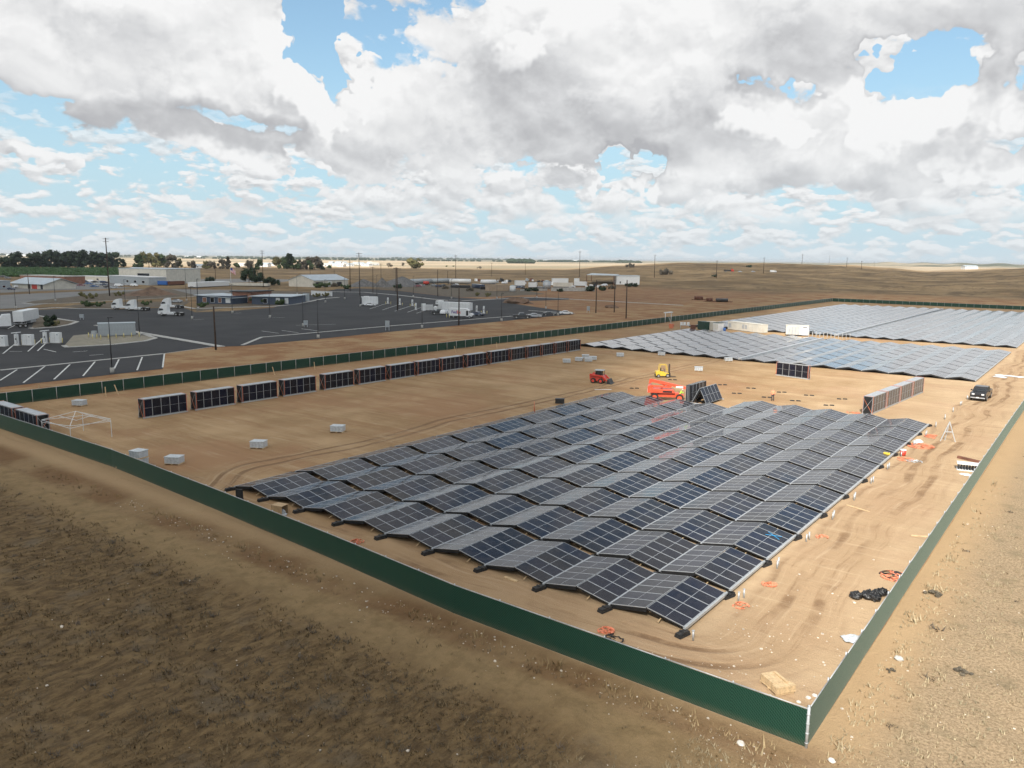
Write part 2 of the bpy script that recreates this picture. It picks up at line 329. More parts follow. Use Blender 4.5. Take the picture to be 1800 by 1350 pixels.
def ground_mat():
    m=bpy.data.materials.new('ground_surface'); m.use_nodes=True; g=G(m.node_tree); b=m.node_tree.nodes['Principled BSDF']
    geo=g.n('ShaderNodeNewGeometry').outputs['Position']; X,Y,Z=g.sep(geo); P=g.xyz(X,Y,0.)
    nL=g.noise(P,.018,5,.6); nM=g.noise(P,.11,5,.62); nS=g.noise(P,.9,6,.68); nF=g.noise(P,5.5,5,.72)
    nX=g.noise(g.v('MULTIPLY',P,(.03,.4,1)),1.,4,.6)   # streaks drawn out east-west
    nG=g.noise(g.v('MULTIPLY',P,(2.1,.8,1)),1.,6,.72)
    wx=g.m('MULTIPLY_ADD',g.m('SUBTRACT',nS,.5),2.6,g.m('MULTIPLY',g.m('SUBTRACT',nM,.5),4.))
    # graded soil of the building site
    soil=g.mix(g.ss(nM,.33,.68),(.30,.205,.112),(.44,.32,.192))
    soil=g.mix(g.ss(nX,.45,.70,0.,.7),soil,(.27,.165,.085))
    soil=g.mix(g.ss(nS,.55,.78,0.,.45),soil,(.50,.40,.285))
    soil=g.mix(g.ss(nF,.60,.78,0.,.5),soil,(.24,.165,.105))
    soil=g.mix(g.ss(g.noise(P,.045,5,.65),.48,.62,0.,.75),soil,(.31,.185,.105))
    soil=g.mix(g.ss(g.m('ADD',X,g.m('MULTIPLY',g.m('SUBTRACT',nM,.5),30.)),-32.,4.,0.,.5),soil,(.52,.425,.31))  # paler towards the sunny east side: sunlight put into the soil colour
    # wheel ruts: one family of parallel curves round the south-east corner, one along the west side of the block
    r1=g.m('SUBTRACT',X,3.6); r2=g.m('SUBTRACT',-2.9,Y); a=g.m('MAXIMUM',g.m('ADD',r1,4.),0.); bb=g.m('MAXIMUM',g.m('ADD',r2,4.),0.)
    L1=g.m('SUBTRACT',g.m('SQRT',g.m('ADD',g.m('MULTIPLY',a,a),g.m('MULTIPLY',bb,bb))),4.)
    L1=g.m('ADD',L1,g.m('MULTIPLY',g.m('SUBTRACT',g.noise(P,.055,2),.5),5.5))
    band1=g.m('MULTIPLY',g.ss(L1,-3.4,-2.0),g.ss(L1,3.2,1.2))
    f1=g.m('ABSOLUTE',g.m('SINE',g.m('MULTIPLY',L1,1.75))); rut1=g.m('MULTIPLY',g.m('MULTIPLY',g.ss(f1,.70,.99),band1),g.m('MULTIPLY',g.ss(g.noise(P,.14,3,.6),.42,.60),g.ss(nS,.30,.55,.35,1.)))
    L2=g.m('ADD',g.m('ADD',X,45.8),g.m('MULTIPLY',g.m('SUBTRACT',g.noise(P,.05,2),.5),5.))
    L2=g.m('SUBTRACT',L2,g.m('MULTIPLY',g.ss(Y,6.,-6.),5.5))
    band2=g.m('MULTIPLY',g.m('MULTIPLY',g.ss(L2,-2.6,-1.7),g.ss(L2,2.6,1.7)),g.ss(Y,150.,70.)); f2=g.m('ABSOLUTE',g.m('SINE',g.m('MULTIPLY',L2,1.9)))
    rut2=g.m('MULTIPLY',g.m('MULTIPLY',g.ss(f2,.78,.98),band2),.9)
    rut=g.m('MAXIMUM',rut1,rut2)
    brn=g.m('MULTIPLY',g.m('MAXIMUM',band1,g.m('MULTIPLY',band2,.6)),.45)
    soil=g.mix(brn,soil,(.29,.20,.12)); soil=g.mix(g.m('MULTIPLY',rut,.85),soil,(.17,.105,.06))
    grit=g.noise(P,23.,3,.8); soil=g.mix(g.ss(grit,.52,.72,0.,.35),soil,(.56,.46,.33)); soil=g.mix(g.ss(grit,.46,.30,0.,.4),soil,(.20,.14,.085))
    tr3=g.noise(g.v('MULTIPLY',g.xyz(L1,g.m('MULTIPLY',g.m('ADD',X,Y),.25),0.),(2.2,.35,1)),1.,5,.7); soil=g.mix(g.m('MULTIPLY',band1,g.ss(tr3,.52,.70,0.,.5)),soil,(.52,.42,.30)); soil=g.mix(g.m('MULTIPLY',band1,g.ss(tr3,.46,.34,0.,.6)),soil,(.23,.155,.095))
    tr4=g.noise(g.v('MULTIPLY',g.xyz(L2,g.m('MULTIPLY',Y,.5),0.),(2.0,.3,1)),1.,5,.7); soil=g.mix(g.m('MULTIPLY',band2,g.ss(tr4,.50,.66,0.,.55)),soil,(.50,.40,.27))
    tr5=g.noise(g.v('MULTIPLY',P,(.10,1.1,1)),1.,5,.72); soil=g.mix(g.ss(tr5,.54,.70,0.,.4),soil,(.53,.43,.30)); soil=g.mix(g.ss(tr5,.45,.32,0.,.4),soil,(.22,.145,.085))
    # dry grass
    grass=g.mix(g.ss(nG,.34,.66),(.085,.062,.036),(.205,.155,.088))
    grass=g.mix(g.ss(nS,.50,.72,0.,.6),grass,(.13,.095,.055))
    grass=g.mix(g.ss(g.noise(P,.35,5,.65),.52,.70,0.,.55),grass,(.155,.14,.115))
    gE=g.mix(g.ss(g.noise(P,7.,5,.75),.36,.64),(.215,.175,.125),(.385,.325,.24)); gE=g.mix(g.ss(g.noise(P,.5,5,.65),.50,.72,0.,.8),gE,(.19,.17,.12)); gE=g.mix(g.ss(nF,.60,.75,0.,.4),gE,(.52,.43,.31))
    grass=g.mix(g.ss(g.m('ADD',X,wx),-1.,9.5),grass,gE)
    # pale worn track and orange soil along the south fence
    tY=g.m('ADD',g.m('ADD',Y,g.m('MULTIPLY',X,-.012)),g.m('MULTIPLY',wx,.45))
    trk=g.m('MULTIPLY',g.ss(tY,-8.0,-8.9),g.ss(tY,-13.0,-9.8))
    edge=g.ss(g.m('ADD',tY,g.m('MULTIPLY',g.m('SUBTRACT',nS,.5),9.)),-13.5,-6.6)
    grass=g.mix(g.m('MULTIPLY',g.m('MULTIPLY',edge,g.ss(X,12.,8.)),.75),grass,g.mix(g.ss(nM,.4,.6),(.20,.125,.07),(.31,.235,.145)))
    grass=g.mix(g.m('MULTIPLY',g.m('MULTIPLY',trk,g.ss(X,12.,2.)),.8),grass,g.mix(g.ss(nS,.4,.65),(.30,.235,.14),(.21,.165,.095)))
    eY=g.m('MULTIPLY',g.ss(g.m('ADD',X,g.m('MULTIPLY',wx,.5)),12.2,8.8),g.ss(Y,-7.,-5.))
    grass=g.mix(g.m('MULTIPLY',eY,.75),grass,(.46,.36,.24))
    faint=g.m('MULTIPLY',g.ss(g.m('ABSOLUTE',g.m('SINE',g.m('ADD',g.m('MULTIPLY',Y,.55),g.m('MULTIPLY',g.noise(P,.12,2),5.)))),.988,1.),g.ss(Y,-11.,-14.))
    grass=g.mix(g.m('MULTIPLY',faint,.45),grass,(.22,.17,.10))
    # open country
    plain=g.mix(g.ss(nL,.35,.65),(.19,.145,.085),(.30,.235,.145))
    plain=g.mix(g.ss(g.noise(g.v('MULTIPLY',P,(.006,.017,1)),1.,6,.68),.47,.60,0.,.75),plain,(.125,.095,.058))
    plain=g.mix(g.ss(g.noise(P,.03,5,.7),.56,.70,0.,.6),plain,(.27,.165,.09)); plain=g.mix(g.ss(g.noise(g.v('MULTIPLY',P,(.05,.022,1)),1.,7,.8),.49,.60,0.,.8),plain,(.095,.072,.047)); plain=g.mix(g.ss(g.noise(P,.03,7,.8),.56,.66,0.,.6),plain,(.34,.27,.17))
    far=g.ss(g.v('LENGTH',g.v('SUBTRACT',P,(16,-37,0))),1250.,1700.)
    nK=g.noise(g.v('MULTIPLY',P,(.0022,.0012,1)),1.,5,.6)
    plain=g.mix(far,plain,g.mix(g.ss(nK,.42,.62),(.52,.42,.30),(.30,.26,.18)))
    vfar=g.ss(g.v('LENGTH',P),3800.,5200.); plain=g.mix(vfar,plain,g.mix(g.ss(nK,.47,.55),(.09,.10,.06),(.36,.31,.22)))
    # bank and bare ground by the car park
    bank=g.mix(g.ss(nM,.40,.60),(.36,.265,.16),(.27,.155,.085)); bank=g.mix(g.ss(nS,.55,.75,0.,.5),bank,(.46,.36,.23)); bank=g.mix(g.ss(nF,.62,.75,0.,.6),bank,(.17,.12,.07))
    Xw=g.m('ADD',X,wx); Yw=g.m('ADD',Y,wx)
    inw=g.m('MULTIPLY',g.ss(Xw,-135.,-130.),g.ss(Yw,330.,250.))
    red=g.m('MULTIPLY',g.ss(Xw,-330.,-280.),g.m('MULTIPLY',g.ss(Yw,520.,400.),g.ss(Yw,120.,190.)))
    out=g.mix(g.m('MULTIPLY',red,.8),plain,g.mix(g.ss(nM,.4,.62),(.27,.145,.085),(.33,.23,.14)))
    lane=g.m('MULTIPLY',g.ss(X,-150.,-140.),g.ss(Yw,560.,420.))
    out=g.mix(lane,out,bank)
    near=g.ss(g.v('LENGTH',g.v('SUBTRACT',P,(16,-37,0))),160.,105.)
    outside=g.m('MAXIMUM',g.m('LESS_THAN',Y,-3.0),g.m('GREATER_THAN',X,8.3))
    hill=g.m('MAXIMUM',g.ss(g.m('ADD',Y,g.m('MULTIPLY',X,-0.0)),372.,382.),0.)
    gr=g.m('MULTIPLY',outside,g.ss(g.m('SUBTRACT',Y,0.),420.,340.))
    c=g.mix(gr,out,grass)
    ins=g.m('MULTIPLY',g.m('MULTIPLY',g.m('GREATER_THAN',X,-96.4),g.m('LESS_THAN',X,8.25)),g.m('LESS_THAN',Y,374.))
    sy=g.m('MINIMUM',-3.05,g.m('MAXIMUM',g.m('MULTIPLY_ADD',X,-.008,-6.034),g.m('MULTIPLY_ADD',X,-.0745,-6.77)))
    ins=g.m('MULTIPLY',ins,g.m('GREATER_THAN',Y,sy))
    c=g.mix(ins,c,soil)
    c=g.mix(g.m('MULTIPLY',near,g.ss(grit,.54,.72,0.,.45)),c,g.v('SCALE',c,sc=1.7)); c=g.mix(g.m('MULTIPLY',near,g.ss(grit,.46,.28,0.,.6)),c,g.v('SCALE',c,sc=.45))
    pe=g.m('GREATER_THAN',g.noise(P,9.,2,.8),.765); c=g.mix(g.m('MULTIPLY',pe,g.m('MULTIPLY',near,.65)),c,(.62,.55,.45))
    c=g.mul(c,g.mix(far,g.mix(g.m('MULTIPLY',ins,1.),(.95,.84,.71),(1.0,.925,.84)),(.93,.89,.84)))
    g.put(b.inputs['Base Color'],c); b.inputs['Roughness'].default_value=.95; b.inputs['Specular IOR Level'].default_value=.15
    hgt=g.m('ADD',g.m('MULTIPLY',nF,.05),g.m('ADD',g.m('MULTIPLY',nS,.14),g.m('MULTIPLY',rut,-.09)))
    hgt=g.m('ADD',hgt,g.m('MULTIPLY',g.m('MULTIPLY',nG,gr),g.ss(X,0.,10.,.20,.06))); hgt=g.m('ADD',hgt,g.m('MULTIPLY',g.noise(P,14.,3,.75),.05))
    bn=g.n('ShaderNodeBump'); bn.inputs['Strength'].default_value=.75; bn.inputs['Distance'].default_value=1.; g.put(bn.inputs['Height'],hgt)
    m.node_tree.links.new(bn.outputs[0],b.inputs['Normal']); return m
def asphalt_mat():
    m=bpy.data.materials.new('asphalt'); m.use_nodes=True; g=G(m.node_tree); b=m.node_tree.nodes['Principled BSDF']
    P=g.n('ShaderNodeNewGeometry').outputs['Position']
    c=g.mix(g.ss(g.noise(P,.07,5,.65),.35,.65),(.023,.0225,.0235),(.036,.035,.0355)); c=g.mix(g.ss(g.noise(g.v('MULTIPLY',P,(.25,.03,1)),1.,5,.6),.55,.7,0.,.5),c,(.052,.050,.047))
    g.put(b.inputs['Base Color'],c); b.inputs['Roughness'].default_value=.85; b.inputs['Specular IOR Level'].default_value=.3; return m
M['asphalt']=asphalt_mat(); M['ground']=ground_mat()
M['mark']=pmat('worn_white_road_paint',(.60,.60,.57),.7,0,.15,.6,dirt=((.12,.12,.12),.5))
M['greyroad']=pmat('weathered_grey_asphalt',(.17,.165,.155),.9,0,.12,.1)
M['drygravel']=pmat('tan_gravel',(.24,.215,.16),.95,0,.15,.5)
M['mulch']=pmat('planting_bed_mulch',(.10,.075,.045),.95,0,.3,.4)
# ---------------------------------------------------------------- ground sheet
def ground():
    rs=[0.,4.];
    while rs[-1]<60000: rs.append(rs[-1]*1.02+.25)
    az=[]; a=-80.
    while a<12: az.append(a); a+=.3
    while a<280-.1: az.append(a); a+=4.
    rs=rs[1:]; nr=len(rs); na=len(az); vs=[(_cx,_cy,terrain(_cx,_cy))]
    for r in rs:
        for a in az:
            x=_cx+r*math.sin(R(a)); y=_cy+r*math.cos(R(a)); vs.append((x,y,terrain(x,y)-(r*r/1.27e7*.0)))
    fs=[(0,1+(j+1)%na,1+j) for j in range(na)]
    for i in range(nr-1):
        for j in range(na):
            k=(j+1)%na; fs.append((1+i*na+j,1+i*na+k,1+(i+1)*na+k,1+(i+1)*na+j))
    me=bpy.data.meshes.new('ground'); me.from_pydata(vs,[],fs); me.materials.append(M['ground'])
    me.polygons.foreach_set('use_smooth',[True]*len(me.polygons)); me.update(); me.flip_normals() if me.polygons[500].normal.z<0 else None
    struct(link(bpy.data.objects.new('ground',me)))
ground()
# ---------------------------------------------------------------- unseen clouds added south of the frame, shaped to shade left and far ground
def light_through(x,y):  # share of sun wanted at each ground spot
    s=x+.6*y+8-.36*max(0,y-30)+7*math.sin(x*.045+1)*math.sin(y*.06)+4*math.sin(x*.13+y*.09)
    t=sst(-19,19,s)
    r=math.hypot(x-16,y+37)
    t*=1-.80*sst(190,320,y+.15*x)
    fl=.02+.24*sst(350,900,r)+.10*sst(-35,-20,math.degrees(math.atan2(x-16,y+37)))*sst(380,800,r)
    t=max(t,fl)
    t=max(t,sst(1180,1430,r+60*math.sin(x*.004+y*.003)))
    # the far band of sun reaches nearer on the left of centre, round the farm houses
    return t
def shade_cloud_deck():
    z0=900.; ox=SUN.x/SUN.z*z0; oy=SUN.y/SUN.z*z0
    def axis(lo,hi,c,fine,coarse):
        v=[lo]
        while v[-1]<hi:
            d=abs(v[-1]-c); v.append(v[-1]+fine+ (coarse-fine)*min(1,max(0,(d-120)/500)))
        return v
    xs=axis(-1800,700,-20,5,45); ys=axis(-260,1600,40,5,45)
    nx,ny=len(xs),len(ys); vs=[];tt=[]
    for lay in (0,1):
        for y in ys:
            for x in xs:
                t=light_through(x,y); e=min(sst(-1800,-1500,x),sst(700,400,x),sst(-260,-120,y)); t=t*e+(1-e)
                thick=1+24*(1-t)*(1+.25*math.sin(x*.05)*math.sin(y*.04))
                vs.append((x+ox,y+oy,z0+lay*thick)); tt.append(math.sqrt(t))
    fs=[]; off=nx*ny
    for j in range(ny-1):
        for i in range(nx-1):
            a=j*nx+i; fs.append((a,a+nx,a+nx+1,a+1)); fs.append((off+a,off+a+1,off+a+nx+1,off+a+nx))
    for i in range(nx-1):
        fs.append((i,i+1,off+i+1,off+i)); k=(ny-1)*nx+i; fs.append((k+1,k,off+k,off+k+1))
    for j in range(ny-1):
        a=j*nx; fs.append((a+nx,a,off+a,off+a+nx)); a+=nx-1; fs.append((a,a+nx,off+a+nx,off+a))
    me=bpy.data.meshes.new('shade_cloud'); me.from_pydata(vs,[],fs)
    at=me.attributes.new('thinness','FLOAT','POINT'); at.data.foreach_set('value',tt)
    m=bpy.data.materials.new('shade_cloud_vapour'); m.use_nodes=True; t=m.node_tree; t.nodes.clear(); g=G(t)
    a=g.n('ShaderNodeAttribute',attribute_name='thinness'); tr=g.n('ShaderNodeBsdfTransparent'); di=g.n('ShaderNodeBsdfDiffuse'); tl=g.n('ShaderNodeBsdfTranslucent')
    di.inputs[0].default_value=(.85,.86,.88,1); tl.inputs[0].default_value=(.85,.86,.88,1)
    m1=g.n('ShaderNodeMixShader'); m1.inputs[0].default_value=.6; t.links.new(di.outputs[0],m1.inputs[1]); t.links.new(tl.outputs[0],m1.inputs[2])
    m2=g.n('ShaderNodeMixShader'); t.links.new(a.outputs['Fac'],m2.inputs[0]); t.links.new(m1.outputs[0],m2.inputs[1]); t.links.new(tr.outputs[0],m2.inputs[2])
    o=g.n('ShaderNodeOutputMaterial'); t.links.new(m2.outputs[0],o.inputs[0])
    me.materials.append(m); struct(link(bpy.data.objects.new('shade_cloud',me)))
shade_cloud_deck()
# ---------------------------------------------------------------- car park, roads, kerbs, markings
def sheet(name,pts,mat,dz,kind='structure'):
    me=bpy.data.meshes.new(name); z=lambda p: dz
    me.from_pydata([(p[0],p[1],dz) for p in pts],[],[tuple(range(len(pts)))]); me.materials.append(mat); me.update()
    if me.polygons[0].normal.z<0: me.flip_normals()
    return struct(link(bpy.data.objects.new(name,me)))
lot=[(-108.6,-40),(-112.42,7.94),(-113.29,33.42),(-133.83,45.20),(-137.08,57.53),(-133.90,62.81),(-133.99,83.81),(-135.32,111.56),(-135.92,151.05),(-138.18,202.84),(-138.18,202.84),(-152.41,214.78),(-177.96,229.30),(-220.50,255.24),(-241.68,254.64),(-286.67,277.20),(-315.55,288.14),(-372.00,293.66),(-304.22,213.97),(-237.99,146.01),(-232.76,123.19),(-235.05,112.13),(-262.98,123.45),(-266.84,99.70),(-283.67,95.49),(-281.41,79.28),(-279.86,68.13),(-330,-40)]
sheet('car_park',lot,M['asphalt'],.03)
sheet('service_road',[(-395.40,109.66),(-403.78,127.59),(-429.60,212.47),(-469.39,322.93),(-411.71,282.34),(-367.89,217.53),(-334.39,167.58),(-340.33,135.45),(-325.02,104.36),(-296.39,81.41),(-294.94,73.55)],M['greyroad'],.03)
sheet('yard_road',[(-533.76,159.41),(-545.95,183.71),(-579.34,296.53),(-568.60,396.55),(-512.88,366.25),(-420.97,252.79),(-444.84,221.03),(-429.56,137.76),(-419.32,118.26)],M['greyroad'],.026)
sheet('access_road',[(-378.78,299.44),(-321.26,293.74),(-245.41,258.85),(-223.82,259.33),(-230.48,286.17),(-204.35,299.74),(-194.98,285.50),(-201.78,261.86),(-200.68,234.81),(-217.93,235.62),(-304.59,277.41)],M['asphalt'],.034)
def strip(name,pts,w,mat,z0,z1,label=None):
    """kerb or painted line along a polyline"""
    mb=MB()
    for a,b in zip(pts[:-1],pts[1:]):
        a=Vector((*a,0));b=Vector((*b,0)); d=(b-a).normalized(); n=Vector((-d.y,d.x,0))*w/2
        q=[a-n,b-n,b+n,a+n]
        if z1-z0<.02: mb.add([(p.x,p.y,z1) for p in q],[(0,1,2,3)])
        else: mb.add([(p.x,p.y,z0) for p in q]+[(p.x,p.y,z1) for p in q],[(4,5,6,7),(0,1,5,4),(1,2,6,5),(2,3,7,6),(3,0,4,7)])
    return struct(mb.obj(name,[mat]))
strip('kerb',[(-131.39,14.76),(-133.20,44.49)],1.0,M['conc'],.03,.06)
strip('kerb',[(-206.40,65.60),(-176.19,62.68),(-135.53,59.00)],1.6,M['conc'],.03,.15)
strip('kerb',[(-135.26,63.86),(-146.93,77.02),(-146.90,87.04),(-148.15,124.13),(-147.13,177.25)],.8,M['conc'],.03,.10)
strip('kerb',[(-282.76,69.17),(-284.43,80.47),(-289.18,89.39),(-277.46,92.72),(-269.15,101.84)],1.2,M['conc'],.03,.15)
strip('kerb',[(-266.07,125.23),(-251.06,121.68),(-249.09,133.73),(-243.72,150.15),(-250.07,165.76),(-277.66,202.98),(-281.60,214.85)],1.6,M['conc'],.03,.15)
strip('kerb',[(-332.88,252.13),(-316.07,262.29),(-280.23,253.54),(-241.55,238.17),(-219.97,233.24)],1.4,M['conc'],.03,.15)
strip('kerb',[(-222.44,237.65),(-222.01,261.48),(-219.25,290.66),(-198.02,290.11),(-184.62,289.76),(-134.34,284.35)],1.8,M['conc'],.01,.14)
strip('kerb',[(-324.86,92.31),(-314.64,92.40),(-314.08,104.68),(-322.03,127.76),(-329.63,164.79),(-331.98,170.54)],.9,M['conc'],.03,.15)
strip('kerb',[(-209.55,49.95),(-207.15,49.96),(-208.31,56.05),(-213.23,61.38),(-221.33,67.08),(-232.45,67.77),(-253.76,69.02)],1.0,M['conc'],.03,.15)
strip('kerb',[(-161.33,37.71),(-157.58,36.79),(-156.04,45.79),(-157.94,53.80),(-162.14,58.62),(-174.80,61.95)],.9,M['conc'],.03,.15)
strip('kerb',[(-160.73,205.76),(-152.44,205.28),(-139.82,205.38)],.8,M['conc'],.03,.12)
sheet('gravel_island',[(-161.25,37.79),(-158.65,37.25),(-157.14,46.33),(-159.10,54.41),(-162.32,58.45),(-173.91,60.77),(-183.92,55.13),(-182.12,48.80)],M['drygravel'],.05)
sheet('planting_bed',[(-209.36,50.14),(-210.07,56.78),(-215.30,61.97),(-221.55,66.86),(-232.67,67.54),(-248.23,67.81),(-229.48,58.78)],M['mulch'],.05)
sheet('planting_bed',[(-237.33,113.91),(-249.09,133.73),(-246.69,152.29),(-253.27,168.20),(-281.70,206.28),(-285.99,218.21),(-336.59,247.17),(-353.43,236.87),(-381.17,199.97)],M['mulch'],.02)
sheet('planting_bed',[(-328.11,94.58),(-318.37,93.87),(-317.92,106.34),(-326.25,129.83),(-334.39,167.58),(-341.86,176.45),(-415.36,204.48),(-393.55,161.34),(-350.84,115.15),(-338.36,101.76)],M['mulch'],.04)
sheet('planting_bed',[(-290.75,92.60),(-282.38,96.91),(-272.16,103.31),(-266.07,125.23),(-294.98,145.79),(-310.66,121.02),(-301.73,101.43)],M['mulch'],.04)
sheet('dirt_slope',[(-393.18,311.71),(-327.12,299.48),(-245.41,258.85),(-238.07,276.88),(-238.18,327.89),(-301.24,378.62),(-386.31,392.56),(-428.55,369.27)],M['mulch'],.02)
LINES=[[(-119.40,10.45),(-130.07,16.87)],[(-114.44,11.85),(-131.09,21.68)],[(-114.57,16.30),(-130.22,25.47)],[(-114.91,20.84),(-130.88,30.13)],[(-119.62,28.17),(-130.92,34.53)],[(-114.82,29.69),(-131.04,39.07)],[(-114.95,34.33),(-133.04,44.64)],
 [(-133.20,44.49),(-137.08,57.53)],[(-155.42,23.90),(-172.02,32.23)],[(-155.94,28.59),(-184.06,43.08)],[(-155.60,30.25),(-168.61,37.04)],[(-157.79,32.31),(-150.98,31.88)],[(-158.48,26.23),(-156.73,27.85)],[(-148.67,34.03),(-148.52,36.84)],[(-140.83,33.67),(-140.67,36.31)],[(-211.68,45.48),(-226.41,53.46)],[(-214.13,52.72),(-230.47,60.69)],
 [(-208.57,168.30),(-234.18,202.93)],[(-200.59,167.25),(-224.54,201.00)],[(-192.90,166.24),(-215.31,199.14)],[(-185.50,165.27),(-202.52,190.61)],[(-179.18,163.46),(-191.38,182.15)],[(-168.59,103.59),(-163.74,114.03)],[(-197.01,114.29),(-195.32,119.54)],[(-221.92,117.93),(-222.25,121.67)],[(-229.98,182.55),(-230.02,188.53)],
 [(-160.65,86.65),(-152.37,85.93)],[(-158.36,91.20),(-150.06,90.35)],[(-158.75,97.97),(-150.23,96.90)],[(-206.48,94.52),(-206.38,97.87)]]
for a,b in LINES: strip('painted_line',[a,b],.26,M['mark'],.03,.036)
# ---------------------------------------------------------------- fence
def fence_mat():
    m=bpy.data.materials.new('green_privacy_slats'); m.use_nodes=True; g=G(m.node_tree); b=m.node_tree.nodes['Principled BSDF']
    X,Y,Z=g.sep(g.n('ShaderNodeTexCoord').outputs['Object']); oi=g.n('ShaderNodeObjectInfo').outputs['Random']
    s=g.m('FRACT',g.m('MULTIPLY',g.m('SUBTRACT',X,Z),1/.15)); w1=g.m('MAXIMUM',g.ss(s,.30,.0),g.ss(s,.70,1.))
    s2=g.m('FRACT',g.m('MULTIPLY',g.m('ADD',X,Z),1/.105)); w2=g.m('MAXIMUM',g.ss(s2,.14,.0),g.ss(s2,.86,1.))
    nn=g.noise(g.xyz(X,Y,g.m('MULTIPLY',Z,.15)),7.,3)
    base=g.mix(nn,(.002,.020,.013),(.004,.034,.021))
    c=g.mix(g.m('MULTIPLY',w1,.7),base,(.035,.11,.07)); c=g.mix(g.m('MULTIPLY',w2,.14),c,(.10,.20,.15))
    dz=g.m('MULTIPLY',g.ss(Z,.45,.0),.35); c=g.mix(g.m('MULTIPLY',dz,g.noise(g.xyz(X,Y,Z),3.,4)),c,(.22,.17,.11))
    g.put(b.inputs['Base Color'],c); b.inputs['Roughness'].default_value=.5; b.inputs['Specular IOR Level'].default_value=.3; b.inputs['Sheen Weight'].default_value=.17; b.inputs['Sheen Roughness'].default_value=.35; b.inputs['Sheen Tint'].default_value=(.62,.78,.70,1); return m
M['slat']=fence_mat()
FH=1.72
def slat_panel(w):
    mb=MB(); n=33; step=w/n
    for i in range(n):
        x0=i*step+.002; x1=x0+step*.965
        mb.box(x0,x1,-.012,.012,.04,FH-.05)
    return mb.mesh('slat_panel',[M['slat']])
def flat_panel(w):
    mb=MB(); mb.box(.03,w-.03,-.012,.012,.04,FH-.05); return mb.mesh('slat_panel',[M['slat']])
pm=MB().tube((0,0,-.2),(0,0,FH+.04),.035,8).mesh('fence_post',[M['galv']])
cpm=MB().tube((0,0,-.2),(0,0,FH+.12),.06,10).tube((0,0,FH+.12),(0,0,FH+.17),.075,10,r2=.03)
for z in (.2,.62,1.05,1.45): cpm.tube((0,0,z),(0,0,z+.05),.075,10)
cpm=cpm.mesh('fence_post',[M['galv']])
def fence(label,pts,fine=False,endpost=False,off=(0,0)):
    t=thing('slatted_fence',label,'fence',(pts[0][0],pts[0][1],0))
    ox,oy=pts[0]; first=True
    for a,b in zip(pts[:-1],pts[1:]):
        a=Vector(a);b=Vector(b); L=(b-a).length; n=max(1,round(L/3.05)); w=L/n; an=math.atan2(b.y-a.y,b.x-a.x)
        me=slat_panel(w) if fine else flat_panel(w); d=(b-a).normalized()
        rail=MB().tube((0,0,0),(w,0,0),.024,6).mesh('top_rail',[M['galv']])
        for i in range(n):
            p=a+d*w*i; z=terrain(p.x,p.y); q=a+d*w*(i+1); z2=terrain(q.x,q.y); ry=-math.atan2(z2-z,w)
            inst('slat_panel',me,t,(p.x-ox,p.y-oy,z),(0,ry,an)); inst('top_rail',rail,t,(p.x-ox,p.y-oy,z+FH-random.uniform(0,.02)),(0,ry,an))
            inst('fence_post',cpm if (first and endpost) else pm,t,(p.x-ox+(0 if first and endpost else off[0]),p.y-oy+(0 if first and endpost else off[1]),z)); first=False
    return t
fence('dark green slatted fence running across the foreground, below the near solar block',[(8.3,-6.1),(-11,-5.95),(-23,-4.95),(-36,-4.1),(-56,-3.0),(-96.4,-3.1)],True,True,(0,.06))
fence('pale green slatted fence seen edge-on along the right side of the site',[(8.3,-6.02),(8.25,14),(8.2,75),(8.6,200),(8.6,368)],True,False,(-.06,0))
fence('long dark green fence between the panel stacks and the car park bank',[(-96.4,-3.02),(-96.4,191)],False,False,(.05,0))
fence('dark green fence beyond the white gate, running back beside the far solar block',[(-96.4,195.5),(-96.5,377)],False,False,(.05,0))
fence('dark green fence closing the far end of the site below the brown hills',[(-96.42,377.1),(8.5,368.1)],False,False,(0,-.05))
# ---------------------------------------------------------------- solar rows
P=4.5654; LR=5.75; SL=2.2827; HV=.30; RISE=.4277; TILT=math.atan2(RISE,SL); ML=2.3224
mw=1.092; pitch=1.108; Y0=.105
def module_mesh():
    mb=MB(); x0,x1,y0,y1,b=.03,ML-.045,Y0,Y0+mw,.024
    mb.box(x0,x1,y0,y1,-.035,-.004,0)
    mb.add([(x0+b,y0+b,0),(x1-b,y0+b,0),(x1-b,y1-b,0),(x0+b,y1-b,0)],[(0,1,2,3)],1)
    for r in ((x0,x1,y0,y0+b),(x0,x1,y1-b,y1),(x0,x0+b,y0+b,y1-b),(x1-b,x1,y0+b,y1-b)): mb.box(*r,-.004,.006,0)
    xm=(x0+x1)/2; mb.add([(xm-.011,y0+b,.0015),(xm+.011,y0+b,.0015),(xm+.011,y1-b,.0015),(xm-.011,y1-b,.0015)],[(0,1,2,3)],0)
    return mb.mesh('solar_module',[M['alu'],M['pv']])
MOD=module_mesh()
def leaf_frame():
    pr_=[(.30,-.19),(.36,-.19),(.36,-.05),(2.85,-.05),(2.85,-.12),(2.93,-.12),(2.93,-.05),(LR-.36,-.05),(LR-.36,-.19),(LR-.30,-.19),(LR-.30,-.037),(.30,-.037)]
    n=len(pr_); mb=MB(); mb.add([(x,y,z) for x in (.04,ML-.04) for y,z in pr_],[tuple(range(n-1,-1,-1)),tuple(range(n,2*n))]+[(i,(i+1)%n,n+(i+1)%n,n+i) for i in range(n)])
    mb.box(.03,ML-.02,.11,.14,-.26,-.0375); mb.box(.03,ML-.02,LR-.14,LR-.11,-.12,-.0375)  # black edge fascias, deepened to put shade into the row gaps
    return mb.mesh('panel_leaf',[M['under']])
LEAFF=leaf_frame()
